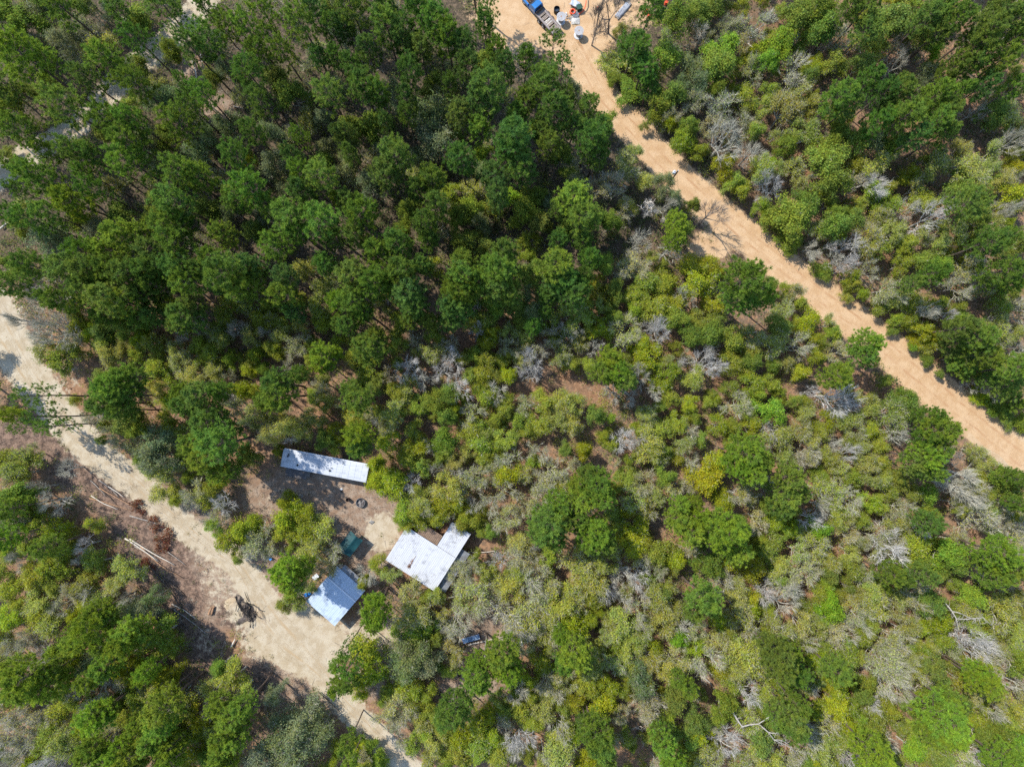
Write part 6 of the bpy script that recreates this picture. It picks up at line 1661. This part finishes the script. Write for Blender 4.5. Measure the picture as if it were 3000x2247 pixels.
deadwood("dead_tree", "pale crooked dead trunk and limbs in scrub right of the pink road's upper bend", [[(2155, 140, 2), (2175, 120, 3), (2190, 128, 4), (2200, 112, 5)], [(2175, 120, 3), (2196, 98, 4.5), (2206, 84, 5.5)], [(2190, 128, 4), (2206, 140, 4.6)]], "log_pale", .4, .17)
deadwood("dead_limb", "white crooked dead limb over green scrub beside the mid road", [[(2242, 412, 2), (2260, 400, 2.4), (2275, 385, 2.6)], [(2230, 470, 1.5), (2250, 462, 2), (2272, 470, 2.4), (2290, 462, 2.6)]], "log_pale", .4, .1)
deadwood("dead_tree", "white standing dead tree with short limbs in the dark gap by the road", [[(1886, 610, 0), (1893, 606, 4), (1898, 600, 6), (1905, 590, 8)], [(1893, 606, 4), (1880, 612, 5), (1877, 606, 5.5)], [(1898, 600, 6), (1910, 610, 6.6), (1908, 618, 7)], [(1898, 600, 6), (1890, 590, 6.6)], [(1905, 590, 8), (1912, 594, 8.4)]], "log_pale", .3, .2)

# standing snags seen from above
for (x, y, h, r, lab) in ((1427, 1855, 11.5, .17, "tall bare grey-brown dead trunk rising beside the blue plank table"), (1339, 1995, 8.5, .15, "pale bare dead trunk standing in the brown gap down from the plank table")):
    c = W(x, y, 0)
    t = thing("snag", lab, "dead trunk", (c.x, c.y, 0))
    obj("trunk", MB().path([(0, 0, -.3), (.03, .02, h * .3), (-.04, .05, h * .6), (.02, .0, h * .85), (.05, -.03, h)], [r * 1.2, r, r * .85, r * .65, r * .4], 8), M["log_grey"], t, smooth=True)
    for k in range(4):
        z = h * rd.uniform(.5, .95)
        az = rd.uniform(0, 6.3)
        L_ = rd.uniform(.3, .9)
        obj("branch", MB().path([(0, 0, z), (math.cos(az) * L_ * .6, math.sin(az) * L_ * .6, z + .1), (math.cos(az) * L_, math.sin(az) * L_, z + .3)], [.04, .03, .012], 6), M["log_grey"], t)

# charred stick pile with its sand mound
def mound(name, px, py, rx, ry, h, matl, kind="structure"):
    c = W(px, py, 0)
    V, Q = [], []
    for i in range(25):
        for j in range(25):
            x, y = -1 + i / 12, -1 + j / 12
            d = math.hypot(x, y)
            z = h * max(1 - d * d, 0) ** 1.6 * (.25 + 1.5 * fbm(np.array([x * 2.2 + px]), np.array([y * 2.2]), 1, 13)[0]) - .04
            V.append((x * rx, y * ry, z))
    for i in range(24):
        for j in range(24):
            Q.append([i * 25 + j, (i + 1) * 25 + j, (i + 1) * 25 + j + 1, i * 25 + j + 1])
    o = obj(name, MB().add(V, Q=Q), matl, loc=(c.x, c.y, 0), rz=.5, smooth=True)
    if kind:
        o["kind"] = kind
    return o


def heap_mat():
    m, nt, out, N, L = mat("heaped_sand")
    co = N("ShaderNodeTexCoord").outputs["Object"]
    v = N("ShaderNodeValue")
    v.outputs[0].default_value = .25
    p = N("ShaderNodeBsdfPrincipled")
    L(sand_colour(N, L, co, v.outputs[0]), p.inputs["Base Color"])
    p.inputs["Roughness"].default_value = .95
    p.inputs["Specular IOR Level"].default_value = .1
    b = N("ShaderNodeBump")
    b.inputs["Distance"].default_value = .15
    L(noise(N, L, co, 2.5, 6, .7), b.inputs["Height"])
    L(b.outputs[0], p.inputs["Normal"])
    L(p.outputs[0], out.inputs[0])
    return m


SANDM = heap_mat()
mound("sand_mound", 676, 1768, 1.7, 1.3, .16, SANDM)
ASH = plain("ashy_soil", (.085, .07, .06), .95, .5, 2.2, col2=(.26, .2, .14), lo=.5, hi=.62, bump=.6)
mound("ash_bed", 732, 1793, 1.7, 2.1, .22, ASH)
mound("soil_heap", 703, 1760, .8, 1.3, .4, ASH)
mound("sand_ridge", 766, 1802, .7, 2.2, .5, SANDM)
mound("sand_ridge", 708, 1818, 1.5, .6, .35, ASH)
for k in range(52):
    px, py = 733 + rd.normal() * 10, 1795 + rd.normal() * 12
    A = W(px, py, .25)
    az, L_ = rd.normal(1.9, .55), rd.uniform(.8, 2.1)
    if k > 38:
        px, py = 714 + rd.normal() * 9, 1766 + rd.normal() * 12
        A = W(px, py, .3)
    e = Vector((math.cos(az), math.sin(az), rd.uniform(-.12, .2))) * L_ / 2
    z = rd.uniform(.15, .6)
    p, q = A - e, A + e
    p.z, q.z = z, z + rd.uniform(-.1, .3)
    mid = p.lerp(q, .5) + Vector((rd.normal() * .06, rd.normal() * .06, .05))
    o = obj("charred_branch", MB().path([tuple(p), tuple(mid), tuple(q)], [.07, .06, .03], 6), M["char"] if rd.random() < .7 else M["log_dark"])
    tag(o, "charred black branch in the burnt heap beside the sandy track's bend", "branch", "charred branches of the burnt heap")

# brown slash: dead tops with rust-brown leaves lying on the verge
for px, py, r, az, lab in ((455, 1540, 1.7, 2.5, "rust-brown dead tree top lying at the upper end of the slash"), (487, 1578, 2.0, 2.2, "largest rust-brown dead tree top in the slash by the track"), (478, 1606, 1.4, 2.8, "rust-brown dead tree top lying at the lower end of the slash"), (400, 1478, 1.5, 2.4, "rust-brown dead tree top left of the long log row"), (432, 1650, 1.2, 2.6, "small rust-brown dead tree top among the dark logs"), (2135, 1700, 1.6, 1, "rust-brown dead oak top among olive trees right of the clearing")):
    rng = np.random.default_rng(int(px * 3 + py))
    c = W(px, py, .4)
    t = thing("slash_top", lab, "dead tree top", (c.x, c.y, 0), az)
    lv, tips, D = limbs(rng, (5, 4, 3), (1.2, .8, .5), .6, .1, .6, .08)
    lv, tips = fit(lv, tips, r, r * 1.1)
    f = np.array([1, .8, .38])
    tr_, cr_ = MB(), MB()
    for k, (a, b, cc, dd) in enumerate(lv):
        tr_.tubes(a * f + [0, 0, .12], b * f + [0, 0, .12], cc, dd, 5)
    leaves_at(cr_, rng, tips * f + [0, 0, .12], 7, .2, .13)
    obj("branches", tr_, M["log_dark"], t)
    o = obj("leaves", cr_, [M["leaf"]], t)
    o.color = (.19, .075, .045, 1)

# ------------------------------------------------------------------ light, sky
EL = math.radians(51)
AZ = math.radians(39)
d = Vector((math.cos(AZ) * math.cos(EL), -math.sin(AZ) * math.cos(EL), -math.sin(EL)))
sl = bpy.data.lights.new("sun", 'SUN')
sl.energy = 2.85
sl.angle = math.radians(.5)
sl.color = (1.0, .955, .88)
so = bpy.data.objects.new("sun", sl)
so.rotation_euler = d.to_track_quat('-Z', 'Y').to_euler()
so.location = (-60, 50, 100)
C.objects.link(so)
wd = bpy.data.worlds.new("World")
SC.world = wd
wd.use_nodes = True
nt = wd.node_tree
bg = nt.nodes.get("Background") or nt.nodes.new("ShaderNodeBackground")
sky = nt.nodes.new("ShaderNodeTexSky")
sky.sky_type = 'NISHITA'
sky.sun_disc = False
sky.sun_elevation = EL
sky.sun_rotation = math.atan2(-d.x, -d.y)
sky.dust_density = .3
sky.ozone_density = 2.0
nt.links.new(sky.outputs[0], bg.inputs[0])
bg.inputs[1].default_value = .15
SC.view_settings.view_transform = 'Standard'
SC.view_settings.look = 'None'
SC.view_settings.exposure = 1.22
SC.view_settings.gamma = 1
SC.render.engine = 'CYCLES'
SC.cycles.max_bounces = 4
SC.cycles.diffuse_bounces = 3
SC.cycles.transmission_bounces = 3
SC.cycles.use_adaptive_sampling = True
SC.cycles.use_denoising = False
